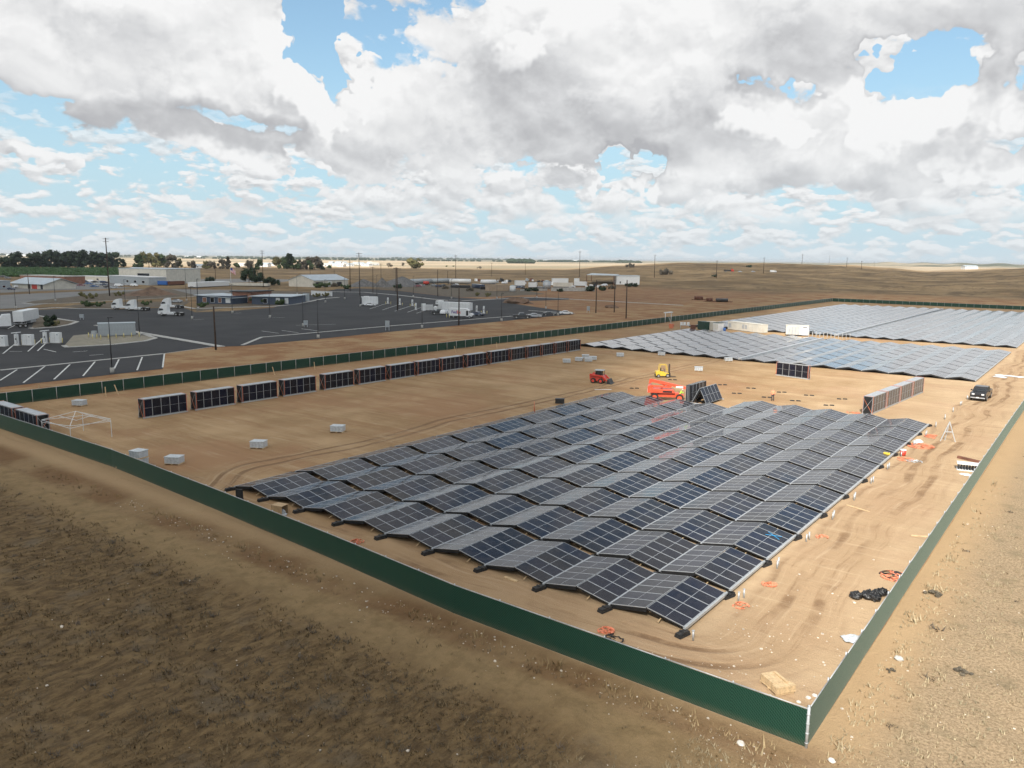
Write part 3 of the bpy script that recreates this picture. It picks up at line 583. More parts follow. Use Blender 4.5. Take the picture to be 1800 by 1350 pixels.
def leaf_far(detail):
    mb=MB(); mb.box(.01,ML-.03,.1,LR-.1,-.024,-.004,0); mb.box(.02,ML-.02,.108,LR-.12,-.27,-.026,2)  # lower box: deep black slab standing in for shade below the leaf
    n=5
    for j in range(n):
        y0=Y0+j*pitch; y1=y0+mw; b=.024
        mb.add([(.025+b,y0+b,.004),(ML-.04-b,y0+b,.004),(ML-.04-b,y1-b,.004),(.025+b,y1-b,.004)],[(0,1,2,3)],1)
    xm=ML/2; mb.add([(xm-.01,.12,.007),(xm+.01,.12,.007),(xm+.01,LR-.12,.007),(xm-.01,LR-.12,.007)],[(0,1,2,3)],0)
    return mb.mesh('panel_leaf',[M['alu'],M['pvfar'],M['under']])
LEAFM=leaf_far(1)
beam=MB().box(-.05,.05,0,LR,-.10,-.005).mesh('valley_beam',[M['alu']])
ebeam=MB().box(.0,.13,-.0,LR+.0,-.13,.03).box(.02,.05,-.05,LR+.05,.03,.05).mesh('edge_beam',[M['galv']])
bk=MB()
for z,i in ((0,.0),(.09,.03)): bk.box(-.43+i,.43-i,-.2+i,.2-i,z*1.3,z*1.3+.11)
bk.box(-.06,.06,-.19,.19,.23,.27)
BLK=bk.mesh('ballast_block',[M['blackrub']])
leg=MB().box(-.03,.03,-.03,.03,0,HV).mesh('support_leg',[M['galv']])
strp=MB().bar((0,0,0),(0,.35,.12),.05).mesh('tan_stick',[M['wood']])  # short tan bar in the gap between rows
ORD=['nearest','second','third','fourth','fifth','sixth','seventh','eighth','ninth','tenth','eleventh','twelfth','thirteenth','fourteenth','fifteenth','sixteenth','seventeenth','eighteenth','nineteenth','twentieth','twenty-first','twenty-second','twenty-third','twenty-fourth','twenty-fifth','twenty-sixth','twenty-seventh']
rnd=random.Random(3)
def row(x0,y,pairs,label,group,near=True,p=P,zb=0.):
    t=thing('solar_row',label,'solar row',(x0,y,zb),0,group); sx=(p/2)/SL
    for i in range(pairs):
        for side in (0,1):
            # side 0: rises to the left from the valley at the right ; side 1: falls to the left
            xv=-i*p if side==0 else -(i+1)*p
            j=rnd.uniform(-.006,.006); j2=rnd.uniform(-.0025,.0025)
            if side==1: rot=(j2,-TILT+j,0); loc=(xv,0,HV)
            else: rot=(j2,TILT+j,0); loc=(xv,0,HV)
            if side==0:
                # mirrored leaf: rotate half a turn, so it starts at the row's far edge
                l=inst('panel_leaf',LEAFF if near else LEAFM,t,(xv,LR,HV),(0,-TILT+j,math.pi),(sx,1,1))
                l.rotation_mode='XYZ'
            else:
                l=inst('panel_leaf',LEAFF if near else LEAFM,t,loc,rot,(sx,1,1))
            if near:
                for k in range(5):
                    inst('solar_module',MOD,l,(0,k*pitch,0),(rnd.uniform(-.002,.002),rnd.uniform(-.002,.002),0))
    for i in range(pairs+1):
        x=-i*p
        inst('edge_beam' if i==0 else 'valley_beam',ebeam if i==0 else beam,t,(x-(.0 if i==0 else 0),0,HV))
        if near:
            for yy,a in ((-.34,1.2),(LR+.02,1.2)):
                inst('ballast_block',BLK,t,(x+(.12 if i==0 else -.05),yy,0),(0,0,1.35 if yy<0 else .1+1.2))
            inst('support_leg',leg,t,(x,.06,0)); inst('support_leg',leg,t,(x,LR-.06,0))
            if i<pairs: inst('tan_stick',strp,t,(x-1.5,.05,.12))
    return t
D=6.2518
GN='rows of the near solar block'
for k in range(10): row(0,k*D,9,'%s solar row back from the front fence in the near block, modules outlined in silver'%ORD[k],GN)
row(0,10*D,5,'short unfinished solar row at the back of the near block, beside the orange lift',GN)
# blue tape cross on a module of the third row
tm=pmat('blue_tape',(.04,.35,.70),.6)
tp=MB(); c0x,c0y,c0z=-.95,2*D+4.1,HV+.95*math.tan(TILT)+.03
for dx,dy in ((.45,.38),(.5,-.30)): tp.bar((c0x-dx,c0y-dy,c0z+dx*math.tan(TILT)),(c0x+dx,c0y+dy,c0z-dx*math.tan(TILT)),.022)
tag(tp.obj('tape_cross',[tm]),'blue tape cross stuck on a module near the right edge of the near block','tape')
GM='rows of the middle solar block'; GF='rows of the far solar block'
for k in range(9):
    row(-.7,113.6+k*6.2,9,'%s solar row of the middle block, right of its silver dividing beam'%ORD[k],GM,False,4.48)
    row(-41.75,113.8+k*6.2,8,'%s solar row of the middle block, left of its silver dividing beam'%ORD[k],GM,False,4.80)
for k in range(26):
    row(-.7,181.5+k*6.2,9,'%s solar row of the far block, right of its silver dividing beam'%ORD[k],GF,False,4.46)
    row(-41.75,182+k*6.2,9,'%s solar row of the far block, left of its silver dividing beam'%ORD[k],GF,False,4.70)
for y0,y1,lb in ((113.4,169,'silver beam dividing the middle solar block into two halves'),(181.4,342.5,'silver beam dividing the far solar block into two halves')):
    tag(MB().box(-41.72,-41.08,y0,y1,.30,.62).obj('dividing_beam',[M['alu']]),lb,'beam')
# ---------------------------------------------------------------- folded solar units
vmod=MB()
def stack_unit(label,loc,rz,group,length=5.85,thick=1.15,tall=2.32,straps=True):
    """a strapped pack of folded solar leaves standing on edge; length along local x, front face towards -y"""
    t=thing('folded_solar_pack',label,'solar pack',loc,rz,group)
    mb=MB(); n=9
    for i in range(n):
        y=-thick/2+.06+i*(thick-.12)/n; mb.box(.03,length-.03,y,y+(thick-.12)/n*.55,.17,tall)
    mb.obj('panel_stack',[M['darksteel']],t)
    b=MB(); b.box(-.02,length+.02,-thick/2-.03,-thick/2+.09,.02,.17).obj('base_beam',[M['galv']],t); MB().box(-.02,length+.02,thick/2-.09,thick/2+.03,.02,.17).obj('base_beam',[M['galv']],t)
    w=(length-.1)/5; wy=w/1.108
    for j in range(5):
        x0=.05+j*w
        for s in (-1,1):
            inst('solar_module',MOD,t,(x0+(w+Y0*wy if s<0 else -Y0*wy),s*(thick/2+.005),.18),(math.pi/2 if s<0 else math.pi/2,-math.pi/2,0) if s<0 else (math.pi/2,-math.pi/2,math.pi),(tall/ML*.93,wy,1))
        MB().box(x0+.04,x0+w-.04,-thick/2,thick/2,tall,tall+.03).obj('top_slat',[M['alu']],t)
    MB().box(.0,length,-thick/2,-thick/2+.05,tall+.03,tall+.05).box(.0,length,thick/2-.05,thick/2,tall+.03,tall+.05).obj('top_rail',[M['galv']],t)
    if straps:
        for x in (.12,length-.17):
            MB().box(x,x+.055,-thick/2-.055,thick/2+.055,tall+.055,tall+.07).box(x,x+.055,-thick/2-.075,-thick/2-.055,.1,tall+.07).box(x,x+.055,thick/2+.055,thick/2+.075,.1,tall+.07).obj('strap',[M['strap']],t)
        for x in (-.03,length+.03):
            MB().bar((x,-thick/2,.25),(x,thick/2,tall-.2),.03).obj('strap',[M['strap']],t)
            MB().bar((x*1.3 if x<0 else x+.03,thick/2,.25),(x*1.3 if x<0 else x+.03,-thick/2,tall-.2),.03).obj('strap',[M['galv']],t)
    return t
ys=[9.9,16.7,23.4,30.1,37.3,44.0,50.6,56.9,62.9,69.6,76.3,82.6,87.9,93.0,97.8,102.6]
for i,y in enumerate(ys):
    ln=min(5.75,(ys[i+1]-y-.5) if i+1<len(ys) else 5)
    stack_unit(['leftmost','second from the left','third from the left','fourth from the left','fifth from the left','sixth from the left','seventh from the left','eighth from the left','eighth from the right','seventh from the right','sixth from the right','fifth from the right','fourth from the right','third from the right','second from the right','rightmost'][i]+' folded black solar pack in the long line below the rear fence',(-75.55,y,0),math.pi/2+random.uniform(-.02,.02),'folded solar packs along the rear fence',ln).rotation_euler=(0,0,math.pi/2)
stack_unit('folded solar pack with crossed orange straps behind the left end of the front fence',(-79.9,-1.5,0),.0,'folded packs behind the left fence corner')
stack_unit('folded solar pack cut off by the left edge, behind the front fence',(-86.4,-1.5,0),.0,'folded packs behind the left fence corner')
for i in range(4):
    stack_unit(['nearest','second','third','farthest'][i]+' strapped solar pack in the short row beyond the near block, right of centre',(-7.75+i*.45,71.5+i*6.15,0),math.pi/2-.075,'strapped packs right of centre')
a=(-29.06,98.45);b=(-22.98,96.96)
stack_unit('single upright solar pack standing alone in front of the middle block',(a[0],a[1]+.5,0),math.atan2(b[1]-a[1],b[0]-a[0]),None,math.hypot(b[0]-a[0],b[1]-a[1]),.5)
# the unit being unfolded beside the lift
t=thing('unfolding_solar_unit','half-unfolded solar pack standing as a steep tent beside the orange lift','solar pack',(-26.3,62.9,0),0)
for i,(x,th) in enumerate(((0,math.radians(117)),(-2.15,math.radians(63)),(-2.6,math.radians(92)),(-2.85,math.radians(90)),(-3.1,math.radians(90)))):
    l=inst('panel_leaf',LEAFF,t,(0,LR,.30),(0,-math.radians(63),math.pi)) if i==0 else inst('panel_leaf',LEAFF,t,(x,0,.30),(0,-th,0))
    for k in range(5): inst('solar_module',MOD,l,(0,k*pitch,0) if True else 0)
    if i>0:
        for k in range(5): inst('solar_module',MOD,l,(0,k*pitch+mw+.016+2*Y0,-.1),(math.pi,0,0))
MB().box(-3.2,.1,-.1,.0,.12,.28).box(-3.2,.1,LR,LR+.1,.12,.28).obj('base_beam',[M['galv']],t)
# ---------------------------------------------------------------- anchor posts and loose ballast
po=MB().tube((0,0,0),(0,0,.52),.055,8).tube((0,0,.52),(0,0,.56),.075,8).mesh('steel_post',[M['galv']])
for k in range(16):
    for j,yy in enumerate((-.55,.05) if k else (-.45,)):
        y=k*D+yy
        o=inst('steel_post',po,None,(.85+random.uniform(-.08,.08)+ (0.0),y,0),(random.uniform(-.04,.04),random.uniform(-.04,.04),0))
        wh='near right corner of the near block' if k==0 else ('right end of the %s row joint'%ORD[k] if k<11 else '%s open spot past the near block'%ORD[k-11].replace('nearest','first'))
        tag(o,'short grey %s post at the %s'%('front' if j==0 else 'rear',wh),'post','anchor posts along the right edge of the near block')
bp=MB()
for dx,dy in ((-.5,-.12),(.5,.16)):
    bp.box(dx-.38,dx+.38,dy-.16,dy+.16,0,.1); bp.box(dx-.33,dx+.33,dy-.12,dy+.12,.1,.17)
bpm=bp.mesh('ballast_pads',[M['blackrub']])
for i,(q,lb) in enumerate(((((-40.93,69.52)),'left of the orange lift'),((-40.36,81.50),'just in front of the forklift'),((-31.85,81.94),'right of the unfolding panels'),((-27.11,81.69),'midway between the unfolding panels and the worker'),((-26.98,75.59),'behind the near block, left of the worker'),((-22.28,75.19),'close beside the worker in the orange vest'),((-22.14,81.17),'right behind the worker in the orange vest'),((-18.15,75.11),'nearest the back edge of the near block'),((-18.07,81.09),'below the single upright pack'),((-13.40,74.61),'nearest the strapped packs at the block edge'),((-13.38,81.08),'left of the row of strapped packs'))):
    tag(inst('ballast_pads',bpm,None,(q[0],q[1],0),(0,0,.45+random.uniform(-.3,.3)),(.8,.8,.8)),'pair of black ballast pads %s'%lb,'ballast pads','loose ballast pads behind the near block')
# ---------------------------------------------------------------- wrapped pallets
def pallet(mb,w,d,mi=0):
    for x in (-w/2,-.05,w/2-.1): mb.box(x,x+.1,-d/2,d/2,.02,.11,mi)
    for i in range(6):
        y=-d/2+i*(d-.1)/5; mb.box(-w/2,w/2,y,y+.1,.11,.13,mi)
def wrapped(label,q,rz=.3,w=1.35,d=1.15,h=.62,group='wrapped pallets on the bare soil',tiers=1):
    t=thing('wrapped_pallet',label,'pallet',(q[0],q[1],0),rz,group)
    for k in range(tiers):
        z=k*(h+.16); m=MB(); pallet(m,w,d); o=m.obj('pallet',[M['wood']],t,(0,0,z))
        l=MB(); nx=4
        for i in range(nx):
            for j in range(2):
                x0=-w/2+.03+i*(w-.06)/nx; y0=-d/2+.03+j*(d-.06)/2
                l.box(x0+.012,x0+(w-.06)/nx-.012,y0+.012,y0+(d-.06)/2-.012,.13,.13+h-random.uniform(0,.05))
        l.obj('bundle',[M['plastic']],t,(0,0,z)); tp=MB().box(-w/2,w/2,-d/2,d/2,.13+h-.03,.13+h+.01); tp.obj('wrap_top',[M['plastic']],t,(0,0,z))
    return t
for q,lb,k in (((-89.29,8.90),'beside the rear fence near the left edge',1),((-54.50,-1.22),'stacked two high near the left end of the front fence',2),((-52.78,1.29),'right of the two-high stack near the front fence',1),((-52.13,10.11),'with a torn wrap, on open soil left of the near block',1),((-51.80,20.27),'farther right on the open soil, above the tracks',1),((-65.42,87.65),'alone left of the cluster of wrapped pallets',1),((-65.00,91.43),'leftmost of the cluster near the middle block',1),((-66.46,96.04),'rear one of the cluster near the middle block',1),((-63.22,91.91),'front one of the cluster near the middle block',1),((-63.94,94.74),'rightmost of the cluster near the middle block',1),((-62.66,103.28),'just left below the front edge of the middle block',1),((-57.17,110.94),'against the front edge of the middle block',1),((-42.98,111.56),'at the front edge near the silver dividing beam',1),((-41.63,94.65),'on the sunny soil right of the forklift',1)):
    wrapped('grey plastic-wrapped pallet %s'%lb,q,random.uniform(.2,.7),tiers=k,w=1.5 if k==1 else 1.3)
# ---------------------------------------------------------------- vehicles on the site
def wheel(par,x,y,r,w,hub=.55,name='wheel'):
    wo=MB().tube((0,-w/2,0),(0,w/2,0),r,18,0).mesh(name,[M['tyre']])
    o=inst(name,wo,par,(x,y,r)); h=MB().tube((0,-w/2-.015,0),(0,w/2+.015,0),r*hub,12,0).mesh('rim',[M['hub']]); return o,inst('rim',h,o)
def recol(o,m): o.data=o.data.copy(); o.data.materials[0]=m
# skid steer
q=(-47.85,70.86); t=thing('skid_steer','red skid-steer loader with a grey cab roof on the open soil','skid steer',(q[0],q[1],0),math.radians(14))
MB().prism([(-1.5,.35),(.8,.35),(.95,.7),(.6,1.25),(-.3,1.35),(-1.5,1.3),(-1.62,.9)],-.62,.62).obj('body',[M['red']],t)
MB().prism([(-1.6,1.2),(-1.45,1.55),(-.4,1.35),(-.6,1.15)],-.9,-.66).prism([(-1.6,1.2),(-1.45,1.55),(-.4,1.35),(-.6,1.15)],.66,.9).prism([(-1.45,1.52),(.7,1.28),(1.55,.5),(1.4,.38),(.55,1.1),(-1.45,1.3)],-.92,-.72).prism([(-1.45,1.52),(.7,1.28),(1.55,.5),(1.4,.38),(.55,1.1),(-1.45,1.3)],.72,.92).obj('loader_arm',[M['red']],t)
c=MB()
for x,y in ((-.75,-.5),(.5,-.5),(-.75,.5),(.5,.5)): c.box(x,x+.055,y-.04,y+.04,1.25,2.05)
c.obj('cab_frame',[M['black']],t); MB().box(-.85,.65,-.58,.58,2.05,2.13).obj('cab_roof',[M['grey']],t)
MB().prism([(-.7,1.3),(.35,1.3),(.3,1.95),(-.65,1.95)],-.44,.44).obj('window',[M['glass']],t)
MB().prism([(1.35,.05),(2.15,.05),(1.9,.15),(1.6,.75),(1.4,.75)],-.95,.95).obj('bucket',[M['darksteel']],t)
MB().box(-1.66,-1.6,-.4,.4,.75,1.1).obj('rear_grille',[M['black']],t)
for x in (-.95,.3):
    for y in (-.78,.78): w_,h_=wheel(t,x,y,.42,.3); recol(h_,M['red'])
# forklift
q=(-43.04,83.33); t=thing('forklift','yellow forklift with a roll cage, forks towards a wrapped pallet','forklift',(q[0],q[1],0),math.radians(38))
MB().prism([(-1.25,.3),(.9,.3),(.9,.75),(.3,.75),(.1,1.0),(-.6,1.12),(-1.3,1.05)],-.55,.55).obj('body',[M['yellow']],t); MB().box(-1.36,-1.0,-.54,.54,.18,.55).obj('counterweight',[M['black']],t)
c=MB()
for x0,x1,y in ((-.75,-.6,-.48),(-.75,-.6,.48),(.75,.45,-.48),(.75,.45,.48)): c.bar((x0,y,.9),(x1,y,2.15),.07)
for i in range(5): c.bar((-.62+i*.27,-.5,2.16),(-.62+i*.27,.5,2.16),.05)
c.bar((-.65,-.5,2.16),(.5,-.5,2.16),.06).bar((-.65,.5,2.16),(.5,.5,2.16),.06); c.obj('roll_cage',[M['yellow']],t)
MB().box(-.45,.0,-.28,.28,1.0,1.15).box(-.5,-.38,-.28,.28,1.1,1.65).obj('seat',[M['black']],t); MB().tube((.25,0,.9),(.15,0,1.35),.03,6).tube((.13,0,1.33),(.17,0,1.37),.17,10).obj('steering_wheel',[M['black']],t)
MB().box(1.0,1.1,-.42,-.3,.15,2.25).box(1.0,1.1,.3,.42,.15,2.25).box(1.0,1.08,-.4,.4,1.2,1.28).box(1.0,1.08,-.4,.4,2.15,2.25).obj('mast',[M['darksteel']],t)
MB().box(1.12,1.18,-.5,.5,.25,.75).box(1.18,2.2,-.35,-.22,.12,.17).box(1.18,2.2,.22,.35,.12,.17).obj('forks',[M['darksteel']],t)
for x,r in ((-.85,.29),(.7,.34)):
    for y in (-.52,.52): wheel(t,x,y,r,.22)
# boom lift
q=(-32.18,62.92); t=thing('boom_lift','orange-red articulated boom lift parked at the back corner of the near block','boom lift',(q[0]-.3,q[1]+.6,0),math.radians(26),None)
MB().prism([(-2.2,.55),(2.2,.55),(2.3,.95),(1.5,1.15),(-1.9,1.15),(-2.3,.95)],-.55,.55).obj('chassis',[M['orange']],t)
MB().prism([(-2.7,1.15),(-2.7,2.0),(-2.3,2.25),(-1.9,1.7),(.9,1.6),(1.1,1.2)],-.95,.95).obj('turntable',[M['orange']],t)
MB().box(-2.73,-2.7,-.5,.5,1.2,1.7).obj('counterweight_plate',[M['white']],t)
MB().box(-.6,.7,-.97,-.955,1.25,1.5).obj('engine_cover',[M['black']],t)
MB().prism([(-2.6,2.25),(-2.5,2.95),(-2.2,3.0),(3.1,1.95),(3.1,1.62),(-2.1,2.55)],-.2,.2).obj('main_boom',[M['orange']],t)
MB().prism([(-2.4,1.9),(-2.2,2.15),(.6,2.1),(.6,1.85)],-.35,-.22).prism([(-2.4,2.7),(-2.3,2.9),(.5,2.0),(.35,1.8)],.22,.35).obj('lower_boom',[M['orange']],t)
MB().tube((-.9,0,1.7),(.3,0,2.35),.09,8).obj('lift_cylinder',[M['alu']],t)
MB().box(1.2,2.2,-.215,-.202,1.85,2.12).obj('white_marking',[M['white']],t)
MB().prism([(3.0,1.8),(3.8,1.2),(3.8,.95),(2.9,1.6)],-.13,.13).obj('jib',[M['orange']],t)
c=MB(); x0,x1,y0,y1,z0,z1=3.75,4.65,-.9,.9,.35,1.45
for z in (z0,.9,z1):
    c.bar((x0,y0,z),(x1,y0,z),.045).bar((x0,y1,z),(x1,y1,z),.045).bar((x0,y0,z),(x0,y1,z),.045).bar((x1,y0,z),(x1,y1,z),.045)
for x in (x0,x1):
    for y in (y0,0,y1): c.bar((x,y,z0),(x,y,z1),.045)
c.box(x0,x1,y0,y1,z0-.04,z0); c.obj('work_basket',[M['darksteel']],t)
for x in (-1.7,1.75):
    for y in (-1.0,1.0): w_,h_=wheel(t,x,y,.55,.42,.6); recol(h_,M['orange'])
# ---------------------------------------------------------------- people
def person(label,loc,rz,top,legs,hat,arms,stoop=0.):
    """one continuous skinned figure, clothes coloured by height"""
    S=stoop
    J={'pel':(0,0,.95),'sp':(S*.25,0,1.15),'ch':(S*.55,0,1.38),'nk':(S*.75,0,1.5),'hd':(S*.85,0,1.60),'ht':(S*.92,0,1.74),
       'hl':(0,.1,.9),'kl':(.05+S*.3,.12,.5),'al':(-.02,.12,.09),'tl':(.16,.13,.04),'hr':(0,-.1,.9),'kr':(-.02+S*.3,-.12,.5),'ar':(-.08,-.13,.09),'tr':(.1,-.14,.04),
       'sl':(S*.55,.19,1.42),'sr':(S*.55,-.19,1.42)}
    J['el'],J['wl'],J['gl']=arms[0]; J['er'],J['wr'],J['gr']=arms[1]
    E=[('pel','sp'),('sp','ch'),('ch','nk'),('nk','hd'),('hd','ht'),('pel','hl'),('hl','kl'),('kl','al'),('al','tl'),('pel','hr'),('hr','kr'),('kr','ar'),('ar','tr'),('ch','sl'),('sl','el'),('el','wl'),('wl','gl'),('ch','sr'),('sr','er'),('er','wr'),('wr','gr')]
    RAD={'pel':.15,'sp':.14,'ch':.16,'nk':.06,'hd':.095,'ht':.075,'hl':.10,'hr':.10,'kl':.065,'kr':.065,'al':.05,'ar':.05,'tl':.045,'tr':.045,'sl':.07,'sr':.07,'el':.048,'er':.048,'wl':.035,'wr':.035,'gl':.04,'gr':.04}
    K=list(J); me=bpy.data.meshes.new('person_body'); me.from_pydata([J[k] for k in K],[(K.index(a),K.index(b)) for a,b in E],[])
    t=thing('person',label,'person',loc,rz); o=bpy.data.objects.new('body',me); link(o); o.parent=t
    sk=o.modifiers.new('skin','SKIN'); 
    for i,k in enumerate(K): me.skin_vertices[0].data[i].radius=(RAD[k],RAD[k])
    me.skin_vertices[0].data[0].use_root=True
    o.modifiers.new('sub','SUBSURF').levels=1; o.modifiers['sub'].render_levels=1
    dg=bpy.context.evaluated_depsgraph_get(); nm=bpy.data.meshes.new_from_object(o.evaluated_get(dg)); o.modifiers.clear(); o.data=nm
    nm.materials.clear()
    for mm in (M['skin'],top,legs,M['black']): nm.materials.append(mm)
    for p in nm.polygons:
        z=p.center.z; y=abs(p.center.y)
        p.material_index=3 if z<.12 else 2 if z<.97 and y<.27 else 1 if z<1.5 and y<.30 and z>.9 else 0
        p.use_smooth=True
    hx,hy,hz_=J['hd']
    MB().lump((hx,0,hz_+.08),(.105,.098,.08),0,12,7,0).box(hx,hx+.13,-.08,.08,hz_+.07,hz_+.09).obj('hat',[hat],t)
    return t
arm_dn=(((.0,.27,1.15),(.06,.27,.92),(.09,.26,.84)),((.0,-.27,1.15),(.08,-.26,.93),(.11,-.25,.85)))
arm_fw=(((.3,.24,1.2),(.5,.2,1.22),(.58,.18,1.22)),((.32,-.24,1.2),(.52,-.18,1.2),(.6,-.16,1.2)))
q=(-20.66,72.94); person('person in an orange vest and dark trousers standing on the open soil',(q[0],q[1],0),2.2,M['ovest'],M['navy'],M['card'],arm_dn)
q=(-30.25,63.43); person('person in a lime vest bending beside the basket of the orange lift',(q[0]-.6,q[1]+.7,0),.5,M['lime'],M['lime'],M['white'],arm_fw,.45)
# ---------------------------------------------------------------- road vehicles
def car(label,q,rz,color,kind='sedan',group=None,simple=False,plate=False):
    P_={'sedan':dict(L=4.7,W=1.82,prof=[(-2.3,.32),(2.25,.32),(2.34,.55),(2.25,.78),(1.1,.93),(.45,1.38),(-.75,1.42),(-1.65,1.0),(-2.3,.98),(-2.36,.6)],wx=1.4,r=.34,cab=[(1.02,.95),(.42,1.35),(-.72,1.39),(-1.55,1.0)]),
        'suv':dict(L=4.9,W=1.95,prof=[(-2.4,.4),(2.3,.4),(2.42,.65),(2.3,1.02),(1.25,1.14),(.6,1.68),(-1.9,1.72),(-2.38,1.1),(-2.45,.7)],wx=1.45,r=.38,cab=[(1.15,1.16),(.58,1.62),(-1.85,1.66),(-2.2,1.15)]),
        'pickup':dict(L=5.8,W=2.05,prof=[(-2.85,.5),(2.75,.5),(2.9,.75),(2.82,1.18),(1.35,1.26),(.75,1.88),(-.75,1.9),(-1.0,1.25),(-2.85,1.25)],wx=1.85,r=.42,cab=[(1.28,1.28),(.73,1.83),(-.72,1.85),(-.9,1.28)])}[kind]
    pm_=CARM[color]; t=thing('parked_car' if kind!='pickup' else 'pickup_truck',label,'pickup' if kind=='pickup' else 'car',(q[0],q[1],terrain(*q)+.036),rz,group)
    w=P_['W']/2; zb=P_['cab'][0][1]
    MB().prism(P_['prof'],-w,w,0,(zb-.15,.2,.6)).obj('body',[pm_],t)
    g1=MB(); c=P_['cab']; g1.prism([(c[0][0]-.12,c[0][1]+.02),(c[1][0]-.05,c[1][1]-.06),(c[2][0]+.05,c[2][1]-.06),(c[3][0]+.12,c[3][1]+.02)],-w-.004,w+.004,0,(zb-.15,.2,.6)); g1.obj('side_window',[M['glass']],t)
    yi=w-.3; MB().add([(c[0][0]+.06,-yi-.05,c[0][1]),(c[0][0]+.06,yi+.05,c[0][1]),(c[1][0]+.06,yi,c[1][1]),(c[1][0]+.06,-yi,c[1][1])],[(0,1,2,3)]).obj('windscreen',[M['glass']],t)
    MB().add([(c[3][0]-.08,-yi-.05,c[3][1]+.03),(c[3][0]-.08,yi+.05,c[3][1]+.03),(c[2][0]-.07,yi,c[2][1]-.02),(c[2][0]-.07,-yi,c[2][1]-.02)],[(3,2,1,0)]).obj('rear_window',[M['glass']],t)
    if not simple:
        xf=P_['prof'][2][0]
        for s in (-1,1):
            MB().box(xf-.12,xf+.012,s*(w-.42)-.17,s*(w-.42)+.17,P_['prof'][3][1]-.28,P_['prof'][3][1]-.1).obj('headlight',[M['white']],t)
            MB().box(c[0][0]-.25,c[0][0]-.1,s*(w+.1)-.1,s*(w+.1)+.1,c[0][1]-.02,c[0][1]+.16).obj('wing_mirror',[pm_],t)
        MB().box(xf-.1,xf+.012,-.5,.5,.62,.62+.28).obj('grille',[M['black']],t)
        MB().box(xf-.05,xf+.05,-w+.1,w-.1,.42,.56).obj('bumper',[M['alu'] if kind=='pickup' else pm_],t)
        if plate: MB().box(xf+.05,xf+.06,-.16,.16,.45,.6).obj('number_plate',[M['white']],t)
        if kind=='pickup': MB().box(-2.75,-1.05,-w+.12,w-.12,1.16,1.262).obj('cargo_bed',[M['darksteel']],t)
    for x in (-P_['wx'],P_['wx']):
        for s in (-1,1): wheel(t,x,s*(w-.1),P_['r'],.24,.6)
    return t
toward=math.radians(-120)
q=(2.34,95.40); car('black pickup truck facing the camera on the sunny track at right',q,math.radians(-92),'black','pickup',plate=True)
rw=math.radians(37)
car('black pickup with a pale shell at the right end of the car park',(-138.61,171.38),rw+.1,'black','pickup')
car('silver saloon between the black pickup and a dark car at the car park edge',(-138.54,178.69),rw,'silver')
car('black saloon beside the silver one at the far right of the car park',(-139.62,189.03),rw,'black')
car('white saloon, rightmost vehicle on the car park edge',(-138.72,198.08),rw,'white')
car('white hatchback beside the boxy white trailer in the car park',(-221.55,180.46),rw,'white')
car('black pickup parked left of the white saloon beside the delivery truck',(-169.83,165.15),rw+.25,'black','pickup')
car('white saloon seen from behind, tucked against the delivery truck',(-168.34,166.74),rw+1.2,'white','suv')
car('dark blue saloon half hidden by the nose of the delivery truck',(-156.98,170.78),rw-.7,'dark blue')
car('light blue car on the lane behind the two front tractor units',(-291.15,137.21),rw+3,'silver')
# step van with lettering
def text_mesh(name,s,size,mat,parent,loc,rot):
    cu=bpy.data.curves.new(name,'FONT'); cu.body=s; cu.size=size; cu.extrude=.012; cu.offset=.035*size*.5; cu.align_x='LEFT'
    o=bpy.data.objects.new(name,cu); COL.objects.link(o); dg=bpy.context.evaluated_depsgraph_get(); me=bpy.data.meshes.new_from_object(o.evaluated_get(dg)); wdt=o.dimensions.x
    bpy.data.objects.remove(o); me.materials.clear(); me.materials.append(mat)
    xs=[v.co.x for v in me.vertices]
    return inst(name,me,parent,loc,rot),max(xs)
q=(-153.98,159.00); t=thing('delivery_truck','white box delivery truck with large purple and red lettering on its side','delivery truck',(q[0],q[1],.036),math.radians(20))
MB().prism([(-4.2,.7),(1.7,.7),(1.7,3.05),(1.5,3.15),(-4.2,3.15)],-1.15,1.15).obj('cargo_box',[M['white']],t)
MB().prism([(1.7,.6),(2.95,.6),(2.95,1.5),(2.6,2.55),(2.3,2.75),(1.7,2.8)],-1.05,1.05).obj('cab',[M['white']],t)
MB().prism([(2.95,.6),(3.9,.6),(3.98,1.1),(3.85,1.4),(2.95,1.6)],-.95,.95).obj('bonnet',[M['white']],t)
MB().add([(2.97,-.95,1.62),(2.97,.95,1.62),(2.66,.9,2.5),(2.66,-.9,2.5)],[(0,1,2,3)]).obj('windscreen',[M['glass']],t)
MB().box(1.85,2.6,-1.062,-1.05,.9,2.5).obj('door',[M['darksteel']],t)
MB().box(3.85,4.02,-.95,.95,.45,.75).obj('bumper',[M['black']],t); MB().box(3.9,3.99,-.5,.5,.85,1.2).obj('grille',[M['darksteel']],t)
MB().box(-4.1,1.6,-.9,.9,.45,.7).obj('chassis',[M['black']],t)
l1,wd=text_mesh('lettering','Fed',1.35,M['purple'],t,(-3.3,-1.165,1.5),(math.pi/2,0,0)); text_mesh('lettering','Ex',1.35,M['redlet'],t,(-3.3+wd+.04,-1.165,1.5),(math.pi/2,0,0))
for x in (-2.6,3.05):
    for s in (-1,1): wheel(t,x,s*.98,.42,.28,.6)
